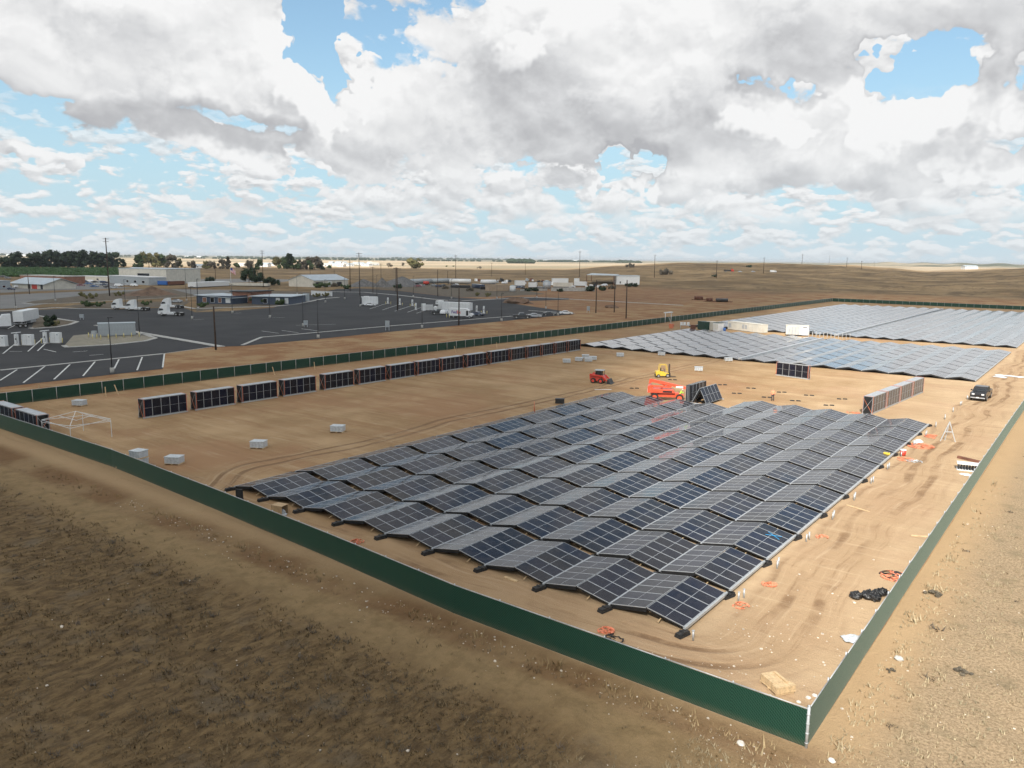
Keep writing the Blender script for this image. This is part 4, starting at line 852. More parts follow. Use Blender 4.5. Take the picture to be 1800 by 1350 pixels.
# tractor units
def tractor(label,q,rz,group='white tractor units lined up on the car park'):
    t=thing('tractor_unit',label,'truck',(q[0],q[1],.036),rz,group)
    MB().prism([(-.2,.6),(2.0,.6),(2.35,.55),(2.5,.9),(2.45,1.5),(1.9,2.7),(1.2,3.5),(.3,3.75),(-.5,3.7),(-.5,.8)],-1.2,1.2,0,(1.6,.18,2.2)).obj('cab',[M['white']],t)
    MB().prism([(2.28,1.62),(1.98,2.45),(.9,2.35),(.55,1.85)],-1.205,1.205,0,(1.6,.18,2.2)).obj('side_window',[M['glass']],t)
    MB().add([(2.47,-1.1,1.62),(2.47,1.1,1.62),(1.96,1.0,2.7),(1.96,-1.0,2.7)],[(0,1,2,3)]).obj('windscreen',[M['glass']],t)
    MB().prism([(-.5,.5),(-.5,1.15),(-2.3,1.15),(-2.9,.55)],-1.18,1.18).obj('side_fairing',[M['white']],t)
    MB().box(-5.2,-2.3,-.5,.5,.75,1.0).prism([(-2.3,1.1),(-5.3,1.12),(-5.3,1.0),(-2.3,1.0)],-1.1,1.1).obj('rear_frame',[M['black']],t)
    MB().box(-3.9,-3.0,-.5,.5,1.12,1.25).obj('coupling_plate',[M['darksteel']],t)
    MB().box(2.2,2.45,-.8,-.4,1.0,1.15).box(2.2,2.52,.4,.8,1.0,1.15).obj('headlight',[M['glass']],t)
    for x in (1.25,-3.4,-4.65):
        for s in (-1,1): wheel(t,x,s*1.02,.52,.34,.5)
    return t
lw=rw+math.pi-.02
tr0=tractor('white tractor unit farthest left, its cab half behind the next one',(-265.43,101.24),lw)
KIDS={}
dup(tr0,(*(-256.56,101.85),.036),lw,'white tractor unit second from the left, in front of the leftmost one')
dup(tr0,(*(-260.07,116.62),.036),lw,'rear one of the two right-hand white tractor units')
dup(tr0,(*(-226.76,97.41),.036),lw,'front one of the two right-hand white tractor units')
# trailers and the cab at the left edge
def trailer(label,q,rz,L=12.,H=2.8,W=2.5,z=1.1,mark=True):
    t=thing('box_trailer',label,'trailer',(q[0],q[1],.036),rz)
    MB().box(0,L,-W/2,W/2,z,z+H).obj('box',[M['white']],t); r=MB()
    for i in range(int(L/1.2)+1):
        for s in (-1,1): r.box(i*1.18+.02,i*1.18+.07,s*W/2-.015,s*W/2+.015,z+.1,z+H-.1)
    r.obj('side_rib',[M['alu']],t)['kind']='stuff'
    MB().box(.6,L-.2,-.5,.5,z-.25,z).obj('chassis',[M['black']],t); MB().box(L*.45,L*.8,-W/2+.05,W/2-.05,z-.75,z-.05).obj('side_skirt',[M['alu']],t)
    MB().box(.0,.1,-W/2+.1,W/2-.1,.5,.62).obj('rear_guard',[M['alu']],t)
    for x in (1.2,2.5):
        for s in (-1,1): wheel(t,x,s*.95,.5,.4,.5)
    return t
a=(-218.69,50.69);b=(-249.58,66.39); trailer('white box trailer standing beside a planting bed at the left edge',a,math.atan2(b[1]-a[1],b[0]-a[0])-.18,13.5)
q=(-214.10,45.43); t=thing('cab_truck','white lorry cab cut off by the left edge of the view','truck',(q[0],q[1],.036),math.radians(-105))
MB().prism([(-1.6,.6),(1.2,.6),(2.6,.7),(2.6,1.5),(1.2,1.75),(.8,2.7),(.2,3.6),(-1.6,3.7)],-1.2,1.2,0,(1.5,.12,2)).obj('cab',[M['white']],t)
MB().add([(1.24,-.95,1.8),(1.24,.95,1.8),(.86,.9,2.6),(.86,-.9,2.6)],[(0,1,2,3)]).obj('windscreen',[M['glass']],t); MB().box(2.55,2.65,-.7,.7,.9,1.45).obj('grille',[M['darksteel']],t)
MB().box(-5.2,-1.6,-.5,.5,.7,.95).obj('chassis',[M['black']],t)
for x in (1.7,-3.6,-4.8):
    for s in (-1,1): wheel(t,x,s*1.0,.5,.36,.5)
a=(-223.80,177.94); t=trailer('boxy white trailer with a dark open end in the middle of the car park',(a[0]-1.5,a[1]+1.2),math.radians(55),6.5,3.0,2.9,.6)
MB().box(-.03,.0,-1.15,1.15,.8,3.3).obj('dark_opening',[M['black']],t)
MB().box(1,3,-.5,.5,3.6,3.85).obj('roof_unit',[M['white']],t)
a=(-176.55,174.87); trailer('long white trailer standing behind the delivery truck',(a[0],a[1]),math.radians(15),11,2.7)
q=(-179.74,175.90); t=thing('high_cab_truck','tall white sleeper cab truck facing the camera behind the parked cars','truck',(q[0],q[1],.036),math.radians(-110))
MB().prism([(-1.3,.6),(1.7,.6),(1.75,1.7),(.9,2.1),(.8,4.0),(-1.3,4.1)],-1.25,1.25,0,(1.6,.1,2)).obj('cab',[M['white']],t); MB().add([(1.2,-1,2.05),(1.2,1,2.05),(.92,1,2.75),(.92,-1,2.75)],[(0,1,2,3)]).obj('windscreen',[M['glass']],t); MB().box(.82,.9,-.25,.25,3.2,3.6).obj('roof_emblem',[M['darksteel']],t)
for x in (1.0,-.8):
    for s in (-1,1): wheel(t,x,s*1.0,.5,.36,.5)
q=(-182.55,186.89); MBx=MB().box(-2.2,2.2,-.3,.3,.6,3.6); t=thing('dark_trailer_front','black trailer bulkhead showing above the white delivery truck','trailer',(q[0],q[1],.036),rw)
MBx.obj('bulkhead',[M['black']],t); MB().box(-2.2,2.2,.3,8,.6,3.55).obj('box',[M['darksteel']],t)
for s in (-1.6,1.6): wheel(t,s,5,.5,.3,.5)
# ---------------------------------------------------------------- chargers, cabinets, bollards
def bollard_mesh(): return MB().tube((0,0,0),(0,0,1.05),.09,8).lump((0,0,1.05),(.09,.09,.06),0,8,4,0).mesh('bollard',[M['yelpost']])
BOL=bollard_mesh()
def bollard(q,lb): tag(inst('bollard',BOL,None,(q[0],q[1],.036)),lb,'bollard','yellow bollards in the car park')
def charger(label,q,rz,group,canopy=True,h=2.5):
    t=thing('vehicle_charger',label,'charger',(q[0],q[1],.036),rz,group)
    MB().prism([(-.35,.12),(.35,.12),(.3,h),(-.3,h)],-.28,.28).obj('cabinet',[M['white']],t); MB().box(-.6,.6,-.5,.5,0,.12).obj('base',[M['conc']],t)
    MB().tube((.1,-.3,h-.5),(.32,-.36,.7),.03,6).tube((.32,-.36,.7),(.05,-.32,.4),.03,6).obj('cable',[M['black']],t)
    MB().box(-.12,.12,-.29,-.282,1.3,1.6).obj('screen',[M['glass']],t)
    if canopy: MB().prism([(-.75,h+.15),(.75,h+.3),(.75,h+.45),(-.75,h+.3)],-.5,.5).obj('canopy',[M['white']],t); MB().box(-.1,.1,-.1,.1,h,h+.25).obj('canopy_post',[M['galv']],t)
    return t
def cabinet(label,q,rz,group,w=2.1,d=1.1,h=2.3):
    t=thing('power_cabinet',label,'cabinet',(q[0],q[1],.036),rz,group)
    MB().box(-w/2,w/2,-d/2,d/2,.1,h).obj('housing',[M['white']],t); MB().box(-w/2-.1,w/2+.1,-d/2-.1,d/2+.1,0,.1).obj('base',[M['conc']],t)
    MB().box(w*.22,w*.36,-d/2-.01,-d/2,h*.75,h*.88).obj('badge',[M['grey']],t); MB().box(-.01,.01,-d/2-.008,-d/2,.2,h-.1).obj('door_gap',[M['darksteel']],t)
    return t
gc='white lorry chargers near the left edge'
charger('white lorry charger with a cap, left of the three white cabinets\' middle one',(-168.20,31.24),rw,gc); charger('white lorry charger with a cap, right of the middle white cabinet',(-168.61,37.04),rw,gc)
gc='white power cabinets near the left edge'
cabinet('white power cabinet cut by the left edge of the view',(-169.30,28.71),rw,gc,2.2); cabinet('white power cabinet between the two capped chargers',(-167.67,33.25),rw,gc); cabinet('white power cabinet right of the second capped charger',(-168.16,39.08),rw,gc)
for i,(q,l) in enumerate((((-168.59,29.37),'right of the leftmost white cabinet'),((-168.45,31.00),'in front of the left capped charger'),((-168.59,32.38),'left of the middle white cabinet'),((-167.85,34.62),'right of the middle white cabinet'),((-169.21,36.48),'left of the right capped charger'),((-170.30,38.67),'between the right charger and its cabinet'),((-167.21,39.98),'right of the last white cabinet'),
   ((-175.57,49.40),'left end of the row before the grey container'),((-171.06,48.24),'second in the row before the grey container'),((-170.38,48.89),'third in the row before the grey container'),((-168.50,48.92),'fourth in the row before the grey container'),((-168.56,50.64),'fifth in the row before the grey container'),((-168.54,52.47),'sixth in the row before the grey container'),((-168.56,54.29),'seventh in the row before the grey container'),((-168.58,56.14),'eighth in the row before the grey container'),((-168.61,58.01),'ninth in the row, off the container corner'))):
    bollard(q,'yellow bollard %s'%l)
gc='slim white chargers in the middle of the car park'
for q,l in (((-228.34,196.67),'leftmost, nearest the white hatchback'),((-219.21,194.74),'second from the left'),((-210.31,193.06),'third from the left'),((-192.14,176.44),'short one left of the white fence box'),((-166.38,181.38),'just right of the delivery truck'),((-162.72,180.99),'rightmost of the row')):
    charger('slim white car charger, %s'%l,q,rw,gc,False,2.6)
for i,(q,l) in enumerate((((-225.99,193.12),'left of the leftmost slim charger'),((-224.58,194.71),'right of the leftmost slim charger'),((-217.02,191.29),'left of the second slim charger'),((-215.71,192.76),'right of the second slim charger'),((-208.27,189.70),'left of the third slim charger'),((-207.06,191.05),'right of the third slim charger'),((-159.17,157.20),'left behind the delivery truck'),((-156.84,156.02),'right behind the delivery truck'),((-161.50,178.08),'left of the rightmost slim charger'),((-160.11,179.56),'right of the rightmost slim charger'))):
    bollard(q,'yellow bollard %s'%l)
a=(-188.46,175.69);b=(-185.73,178.65)
t=thing('white_enclosure','white slatted enclosure box left of the parked black pickup','enclosure',(a[0],a[1],.03),math.atan2(b[1]-a[1],b[0]-a[0]))
MB().box(0,1.6,0,2,0,2.5).obj('side_cabinet',[M['white']],t); m_=MB()
for i in range(9): m_.box(1.75+i*.28,1.95+i*.28,0,.06,.1,2.2)
m_.obj('slat',[M['white']],t)['kind']='stuff'; MB().box(1.7,4.3,.2,1.8,.1,2.1).obj('unit',[M['alu']],t)
# grey ribbed container and its neighbour
a=(-175.32,51.53);b=(-171.79,58.82); L=math.hypot(b[0]-a[0],b[1]-a[1]); t=thing('battery_container','long pale grey ribbed container on the gravel island','container',(a[0],a[1],.05),math.atan2(b[1]-a[1],b[0]-a[0]))
MB().box(0,L,0,2.6,.1,3.0).obj('shell',[M['grey']],t); MB().box(-.08,L+.08,-.08,2.68,3.0,3.14).obj('roof',[M['roof']],t)
for i in range(12):
    inst('door_panel',MB().box(.04,L/12-.04,-.05,.0,.2,2.9).mesh('door_panel',[M['grey']]),t,(i*L/12,0,0))
q=(-174.65,50.29); t=thing('meter_box','small grey meter box left of the grey container','meter box',(q[0],q[1],.05),rw); MB().box(-.5,.5,-.4,.4,0,1.5).obj('housing',[M['grey']],t); MB().box(-.4,.4,-.42,-.4,.2,1.4).obj('door',[M['alu']],t)
for q,l,h in (((-162.18,102.08),'grey cabinet beside a lamp base on the open asphalt',1.8),((-138.57,110.70),'grey meter box on legs at the bank edge',2.6),((-137.94,211.77),'grey meter box on the dirt right of the car park',2.4),((-228.68,71.65),'small white frame cage on the empty asphalt',1.6)):
    t=thing('meter_box',l,'meter box',P3(q,.03),rw); MB().box(-.55,.55,-.3,.3,h*.35,h).obj('housing',[M['grey']],t); MB().box(-.5,-.4,-.1,.1,0,h*.4).box(.4,.5,-.1,.1,0,h*.4).obj('leg',[M['galv']],t)
# ---------------------------------------------------------------- lamp posts
def lamp(label,q,h,arm=0.):
    t=thing('lamp_post',label,'lamp post',P3(q,.03),rw,'lamp posts in and around the car park')
    r=.09; MB().tube((0,0,.85),(0,0,h),r,8,r2=.06).obj('pole',[M['darksteel']],t); MB().tube((0,0,0),(0,0,.9),.34,12).obj('concrete_base',[M['conc']],t)
    MB().box(-.1,.75,-.17,.17,h-.02,h+.09).obj('lamp_head',[M['darksteel']],t)
LP=[(((-114.59,25.39)),9.17,'nearest one, on the bank edge at left'),((-169.85,58.74),9.45,'at the right corner of the grey container'),((-291.49,77.33),7.39,'at far left, before the brown shed'),((-329.01,106.12),10.20,'on the planting strip below the parked cars'),((-264.15,102.64),10.50,'beside the leftmost tractor units'),((-208.71,95.46),9.93,'right of the two right-hand tractor units'),((-299.89,146.85),14.26,'behind the earth mound, tall'),((-247.59,120.73),10.66,'at the left end of the blue building'),((-221.85,118.01),9.82,'in front of the blue building, left'),((-196.45,114.87),9.18,'in front of the blue building, right'),((-164.14,102.73),8.61,'in the middle of the empty asphalt'),((-135.11,84.61),9.16,'near the bank, centre left'),((-251.88,182.51),9.67,'right of the blue building by the white sign'),((-267.78,206.88),9.71,'on the asphalt below the metal warehouse'),((-221.39,175.06),10.55,'in front of the boxy white trailer'),((-237.60,198.98),11.75,'left of the slim chargers'),((-316.84,217.55),9.84,'behind the blue building at its right'),((-262.63,246.81),10.17,'behind the third slim charger'),((-136.78,122.27),8.73,'near the bank, left of the delivery truck'),((-239.19,249.17),9.32,'behind the delivery truck'),((-136.00,157.23),8.73,'near the bank, right of the delivery truck'),((-224.78,266.47),9.71,'before the tan block wall'),((-215.13,286.71),9.12,'along the access road, before the yard'),((-162.26,219.09),8.30,'right end of the car park, rear'),((-137.58,191.18),8.71,'right end of the car park, between the parked saloons'),((-331.53,171.10),8.36,'behind the left end of the blue building')]
for q,h,l in LP: lamp('dark slim lamp post %s'%l,q,h)
# ---------------------------------------------------------------- utility poles
def upole(label,q,h,arms=1,r=.16,stub=False,mat=None):
    t=thing('utility_pole',label,'utility pole',P3(q),rw+random.uniform(-.3,.3),'wooden utility poles')
    MB().tube((0,0,-.3),(random.uniform(-.15,.15),0,h),r,8,r2=r*.7).obj('pole',[mat or M['polewood']],t)
    for k in range(arms):
        z=h-.5-k*1.3; MB().box(-1.5,1.5,-.07,.07,z-.07,z+.07).obj('cross_arm',[M['polewood']],t)
        m_=MB()
        for x in (-1.4,-.6,.6,1.4): m_.tube((x,0,z+.07),(x,0,z+.28),.06,6)
        m_.obj('insulator',[M['grey']],t)
UP=[((-131.79,55.22),9.14,0,.22,'thick dark one with a pale edge on the bank, left of centre'),((-360.97,143.52),26.99,2,.3,'tallest one at left, leaning above the trees'),((-399.05,123.70),10.05,1,.2,'before the house with the pale roof'),((-135.72,136.62),11.13,0,.22,'reddish one in front of the delivery truck'),((-194.45,169.20),15.88,1,.25,'dark leaning one with a black foot by the chargers'),((-258.89,260.65),13.56,0,.2,'behind the tall white cab'),((-331.87,265.99),18.36,0,.25,'right end of the metal warehouse'),((-307.82,261.31),14.24,1,.2,'before the grey gravel heaps'),((-292.50,238.18),21.69,2,.22,'tall thin one right of the warehouse'),((-405.30,259.68),22.72,2,.22,'tall one with curved arms behind the blue building'),((-439.70,276.85),16.85,1,.2,'beside the dark round tree'),((-574.01,332.59),15.30,1,.2,'left of the flag, far back'),((-310.77,281.65),13.87,1,.2,'right of the gravel heaps'),((-471.10,514.49),22.42,2,.25,'tall one on the plain beyond the tanker yard'),((-429.57,662.30),26.96,2,.28,'tall one left of the white shed with a canopy'),((-135.94,213.92),12.16,0,.22,'leftmost of the three bare poles on the dirt'),((-132.75,221.85),12.12,0,.22,'middle one of the three bare poles on the dirt'),((-113.80,197.09),12.96,0,.22,'rightmost of the three bare poles on the dirt'),
 ((-353.45,682.42),22.61,1,.3,'first on the hill right of the white shed'),((-284.21,673.64),16.46,1,.3,'second along the hill'),((-286.84,805.88),16.59,1,.3,'third along the hill'),((-363.36,1179.82),15.30,2,.35,'fourth along the hill, tallest there'),((-535.62,1936.92),29.68,1,.3,'fifth along the hill'),((-290.81,1148.65),13.52,1,.3,'sixth along the hill'),((-242.02,1029.98),10.27,1,.3,'seventh along the hill'),((-460.39,2051.19),19.36,1,.3,'last along the hill'),((-529.88,640.32),14.84,1,.2,'thin one beyond the yard, left'),((-555.04,737.00),15.04,1,.2,'thin one beyond the yard, right'),((-474.83,507.62),7.81,1,.2,'short one left of the tall plain pole'),((-518.78,385.47),8.47,0,.2,'short one left of the metal warehouse roof'),((-545.75,433.80),7.64,0,.2,'short one above the metal warehouse'),((-404.72,358.45),15.02,1,.2,'between the gravel heaps and the houses')]
for q,h,a_,r,l in UP: upole('wooden utility pole, %s'%l,q,h,a_,r)
# flagpole
q=(-376.40,218.34); hh=12.91; t=thing('flagpole','white flagpole flying a striped red, white and blue flag','flagpole',P3(q),rw)
MB().tube((0,0,0),(0,0,hh),.1,8,r2=.05).obj('pole',[M['white']],t)
fl=MB(); n=16; fw_,fh_=3.6,2.6
def fp(u,v): return (.06+u*fw_*.75,math.sin(u*7)*.25*u,hh-.15-v*fh_-u*u*1.6)
for i in range(n):
    for j in range(13):
        u0,u1=i/n,(i+1)/n; v0,v1=j/13,(j+1)/13; mi=2 if (i<7 and j<7) else (0 if j%2==0 else 1)
        fl.add([fp(u0,v0),fp(u1,v0),fp(u1,v1),fp(u0,v1)],[(3,2,1,0)],mi)
fl.obj('flag',[M['flagred'],M['flagwhite'],M['flagblue']],t)
# ---------------------------------------------------------------- site bits and pieces
def frame(label,cat,name,q,rz,bars,mat,w=.05,loc_z=0,grp=None,part='frame_bar'):
    t=thing(name,label,cat,(q[0],q[1],terrain(*q)+loc_z),rz,grp)
    for a,b in bars: MB().bar(a,b,w).obj(part,[mat],t)
    return t
q=(3.31,60.62)
frame('pale steel A-frame stand on the soil right of the near block','stand','a_frame',(q[0],q[1]),.35,[((-.75,0,0),(0,0,2.25)),((.75,0,0),(0,0,2.25)),((-.2,.55,0),(0,.05,2.2)),((-.36,0,1.1),(.36,0,1.1))],M['galv'],.085)
q=(-70.22,-2.18)
sx,sy=2.7,2.2
tb=[]
for x in (-sx,sx):
    for y in (-sy,sy): tb.append(((x,y,0),(x,y,1.9)))
tb+=[((-sx,-sy,2),(0,0,2.9)),((sx,-sy,2),(0,0,2.9)),((-sx,sy,2),(0,0,2.9)),((sx,sy,2),(0,0,2.9)),((-sx,-sy,2),(sx,-sy,1.75)),((-sx,-sy,1.75),(sx,-sy,2)),((-sx,sy,2),(sx,sy,1.75)),((sx,-sy,2),(sx,sy,1.75)),((sx,-sy,1.75),(sx,sy,2)),((-sx,-sy,2),(-sx,sy,1.75)),((-sx,sy,1.75),(sx,sy,2)),((-sx*.5,-sy*.5,2.45),(0,0,1.9)),((sx*.5,sy*.5,2.45),(0,0,1.9))]
frame('bare white canopy frame without its cloth behind the front fence at left','canopy frame','canopy_frame',(q[0]-.5,q[1]+2.6),.1,tb,M['white'],.042)
# lumber pallet in the corner
q=(5.79,-2.31); t=thing('lumber_pallet','pallet stacked with timber beams in the near right corner of the site','lumber pallet',(q[0],q[1],0),-.62); t.scale=(.86,.86,.86)
m_=MB(); pallet(m_,1.5,1.1); m_.obj('pallet',[M['wood']],t)
for r in range(3):
    for i in range(7-(r>1)*1):
        y=-.5+i*.142; inst('beam',MB().box(-.75,.35,y,y+.125,.14+r*.13,.26+r*.13).mesh('beam',[M['wood']]),t)
for i in range(3):
    for r in range(3): inst('beam',MB().box(.40+i*.14,.52+i*.14,-.6,.6,.14+r*.13,.26+r*.13).mesh('beam',[M['wood']]),t)
MB().box(-.6,.5,.2,.32,.53,.62).obj('beam',[M['wood']],t)
def pile(name,label,cat,q,n,spread,size,mats,grp=None,flat=.5,seed=1,z=0.):
    rn=random.Random(seed); t=thing(name,label,cat,(q[0],q[1],terrain(*q)+z),0,grp); 
    for k in range(n):
        mb=MB(); s=size*rn.uniform(.7,1.3); mb.lump((0,0,s*flat*.7),(s,s*rn.uniform(.6,1),s*flat),0,9,6,.28,rnd=rn)
        mb.obj('piece',[mats[k%len(mats)]],t,(rn.uniform(-spread[0],spread[0]),rn.uniform(-spread[1],spread[1]),0),rn.uniform(0,3))
    return t
BG='black rubbish bags by the right fence'
for i,(q,s,l) in enumerate((((6.13,10.42),.36,'lying apart, leftmost of the black rubbish bags'),((6.69,10.87),.42,'big one at the left of the heap'),((7.08,10.79),.36,'front one of the heap'),((7.09,11.60),.36,'middle one of the heap'),((7.26,11.95),.34,'rightmost one of the heap against the fence'))):
    mb=MB(); rn=random.Random(i); mb.lump((0,0,s*.55),(s,s*.85,s*.62),0,14,9,.2,rnd=rn); mb.lump((.05,0,s*1.15),(s*.2,s*.2,s*.3),0,7,4,.2,rnd=rn)
    o=mb.obj('rubbish_bag',[M['bag']],None,(q[0],q[1],0),i*.9); tag(o,'shiny black bag, %s'%l,'rubbish bag',BG)
def straps(name,label,q,n,r,cols,seed,cat='strap pile'):
    """a heap of tangled webbing: ribbons looping over the ground"""
    rn=random.Random(seed); t=thing(name,label,cat,(q[0],q[1],terrain(*q)),0)
    for k in range(n):
        mb=MB(); x=rn.uniform(-r,r)*.5; y=rn.uniform(-r,r)*.5; a=rn.uniform(0,6.3); pts=[]
        for i in range(14):
            pts.append((x,y,.015+abs(math.sin(i*1.3+k))*.07)); a+=rn.uniform(-1.1,1.1); st=r*.3
            x+=math.cos(a)*st; y+=math.sin(a)*st
            d=math.hypot(x,y)
            if d>r: x*=r/d; y*=r/d
        w=.045
        vs=[];fs=[]
        for i,(px,py,pz) in enumerate(pts):
            vs+= [(px-w,py-w*.4,pz),(px+w,py+w*.4,pz+.03),(px,py,pz-.03)]
            if i: b=3*(i-1); fs+=[(b,b+1,b+4,b+3),(b+1,b+2,b+5,b+4),(b+2,b,b+3,b+5)]
        mb.add(vs,fs); mb.obj('strap',[cols[k%len(cols)]],t)
    return t
O=[M['strap']]
straps('strap_pile','bright orange strap heap on the soil right of the near block corner',(1.40,9.12),9,.42,O,2)
straps('strap_pile','two small orange strap scraps just right of the nearest row corner',(1.19,5.07),5,.45,O,3)
straps('strap_pile','orange strap heap between the near block and the front fence',(-3.30,-2.45),9,.42,O,4)
straps('strap_pile','faded orange straps in front of the left half of the near block',(-23.62,-1.83),7,.45,O,5)
straps('strap_pile','orange straps beside the A-frame stand',(1.58,62.11),8,.9,O,6)
straps('strap_pile','widest orange strap scatter, left of the A-frame stand',(1.41,55.87),14,1.3,O,7)
straps('strap_pile','orange straps by the red bucket at the block edge',(1.28,48.49),8,.8,O,8)
straps('strap_pile','orange straps at the back edge of the near block by the strapped packs',(-9.33,71.19),5,.8,O,9)
straps('strap_pile','small orange strap on the soil, halfway along the block edge',(1.47,19.81),4,.4,O,10)
straps('strap_pile','orange and black webbing heap against the right fence',(7.18,15.36),16,.85,[M['strap'],M['black'],M['strap'],M['blackrub']],11)
straps('cable_scrap','black webbing lying by the front fence below an orange heap',(-2.49,-2.94),5,.5,[M['blackrub']],12,'webbing')
straps('cable_scrap','grey cable loops beside the orange straps near the red bucket',(2.24,48.12),4,.7,[M['galv']],13,'cable')
pile('plastic_sheet','crumpled clear plastic sheet at the foot of the right fence','plastic sheet',(7.23,4.85),4,(.3,.3),.30,[M['plastic']],None,.35,5)
pile('white_bag','white plastic bag on the orange straps left of the A-frame','bag',(0.79,57.42),1,(.1,.1),.4,[M['white']],None,.5,6)
pile('pale_sheet','pale sheet spread on the soil by the corner of the middle block','sheet',(2.63,124.98),6,(2.2,1.6),1.1,[M['white']],None,.04,7)
q=(0.79,50.18); t=thing('bucket','red bucket with a white lid at the edge of the near block','bucket',(q[0],q[1],0)); MB().tube((0,0,0),(0,0,.55),.24,12,r2=.3).obj('pail',[M['red']],t); MB().tube((0,0,.55),(0,0,.66),.3,12).obj('lid',[M['white']],t)
q=(-0.10,48.23); t=thing('yellow_drill','small yellow tool lying on the edge beam of the near block','tool',(q[0]-.25,q[1],.35)); MB().box(-.3,.3,-.12,.12,0,.18).obj('casing',[M['yellow']],t); MB().tube((.1,0,.1),(.1,.2,.4),.05,6).obj('handle',[M['black']],t)
q=(-32.74,-1.53); t=thing('cardboard_box','open cardboard box with scraps in front of the left end of the near block','box',(q[0],q[1],0),.25)
MB().box(-.5,.5,-.4,-.36,0,.75).box(-.5,.5,.36,.4,0,.75).box(-.5,-.46,-.36,.36,0,.75).box(-.46,.5,-.36,.36,0,.04).box(-.5,.5,-.4,.4,.75,.79).obj('carton',[M['card']],t); MB().lump((.3,0,.25),(.22,.25,.2),0,8,5,.3).lump((.55,-.1,.1),(.2,.2,.1),0,8,5,.3).obj('packing_scrap',[M['plastic']],t)
q=(-37.41,-2.10); t=thing('stool_cart','black upright seat-like cart near the left tip of the near block','cart',(q[0],q[1],0),.3); MB().box(-.35,.35,-.3,.3,.15,.45).obj('base',[M['blackrub']],t); MB().box(-.32,.32,.18,.3,.45,1.15).obj('back',[M['blackrub']],t)
for x in (-.28,.28): MB().tube((x,-.32,.15),(x,-.26,.15),.15,10).obj('wheel',[M['blackrub']],t)
q=(-42.64,51.52); t=thing('black_crate','black crate at the far left corner of the near block','crate',(q[0],q[1],0),.5); MB().box(-.6,.6,-.35,.35,.05,.6).obj('case',[M['blackrub']],t); MB().box(-.63,.63,-.38,.38,.6,.68).obj('lid',[M['darksteel']],t)
q=(-41.75,44.29); t=thing('traffic_cone','thin red marker stake beside the left edge of the near block','marker',(q[0],q[1],0)); MB().box(-.2,.2,-.2,.2,0,.05).obj('base',[M['strap']],t); MB().tube((0,0,.05),(0,0,1.4),.09,8,r2=.02).obj('stake',[M['strap']],t)
def plank(label,q,L,rz,w=.16,h=.06,mat='wood'): tag(MB().box(-L/2,L/2,-w/2,w/2,.01,h).box(-L/2,-L/2+.05,-w/2+.01,w/2-.01,h,h+.008).obj('plank',[M[mat]],None,(q[0],q[1],0),rz),label,'plank')
plank('pale timber plank in front of the near block, between two ballast feet',(-11.39,-0.23),1.0,-.05,.2,.08)
plank('short plank against the right fence, far along',(7.08,24.68),1.5,.5)
plank('thin plank lying left of the right fence ruts',(1.74,28.60),2.0,-.35,.1)
plank('white strip on the soil beyond the left end of the near block',(-44.04,65.38),2.6,.75,.35,.03,'white')
q=(6.95,48.17); t=thing('tool_rack','grey wire rack full of dark rods against the right fence','rack',(q[0],q[1],0),.2)
MB().box(-1,1,-.6,.6,.0,.08).box(-1,1,-.6,.6,.6,.66).obj('shelf',[M['white']],t)
for i in range(8): MB().box(-.9+i*.24,-.78+i*.24,-.5,.5,.08,.5).obj('rod',[M['darksteel']],t)
plank('dark rusty pipe on the soil above the wire rack',(6.72,52.16),2.9,-.45,.3,.25,'rust')
q=(7.11,46.21); pile('pale_sheet','white sheet lying below the wire rack by the fence','sheet',q,3,(.5,.3),.5,[M['white']],None,.08,8)
rn=random.Random(9)
for (q,n,s,lb) in (((-44.84,-2.55),10,1.1,'heap of broken timber by the front fence, left of the near block'),((-60.25,-2.45),6,.8,'small heap of grey and brown scrap behind the front fence'),((-54.22,-3.07),4,.9,'pale boards leaning low behind the front fence')):
    t=thing('scrap_heap',lb,'scrap heap',(q[0],q[1]+.4,0))
    for k in range(n):
        a=rn.uniform(0,3.1); L=rn.uniform(.5,1.2)*s; x,y=rn.uniform(-s,s),rn.uniform(-s,s)*.4
        MB().bar((x-math.cos(a)*L,y-math.sin(a)*L*.4,.05+rn.random()*.1),(x+math.cos(a)*L,y+math.sin(a)*L*.4,.05+rn.random()*.45),.11).obj('board',[M['wood'] if k%3 else M['grey']],t)
for q,a,lb in (((-94.20,16.10),.4,'leaning brown stake by the rear fence, above the first packs'),((-93.50,14.27),.05,'thin pale stake by the rear fence, left of a leaning one'),((-93.41,41.76),.3,'leaning pale board at the rear fence behind the third pack'),((-93.24,50.08),.1,'thin stake at the rear fence behind the fifth pack'),((-91.88,85.48),.3,'leaning brown board at the rear fence, centre'),((-90.76,98.02),.08,'thin stake at the rear fence, right of centre'),((-100.93,8.66),.0,'bent stake by the rear fence at far left')):
    tag(MB().bar((a*.6,0,0),(-a*.6,.05,1.35),.10).box(a*.6-.1,a*.6+.1,-.05,.05,0,.06).obj('wooden_stake',[M['wood']],None,(q[0],q[1],0),rw),lb,'stake')
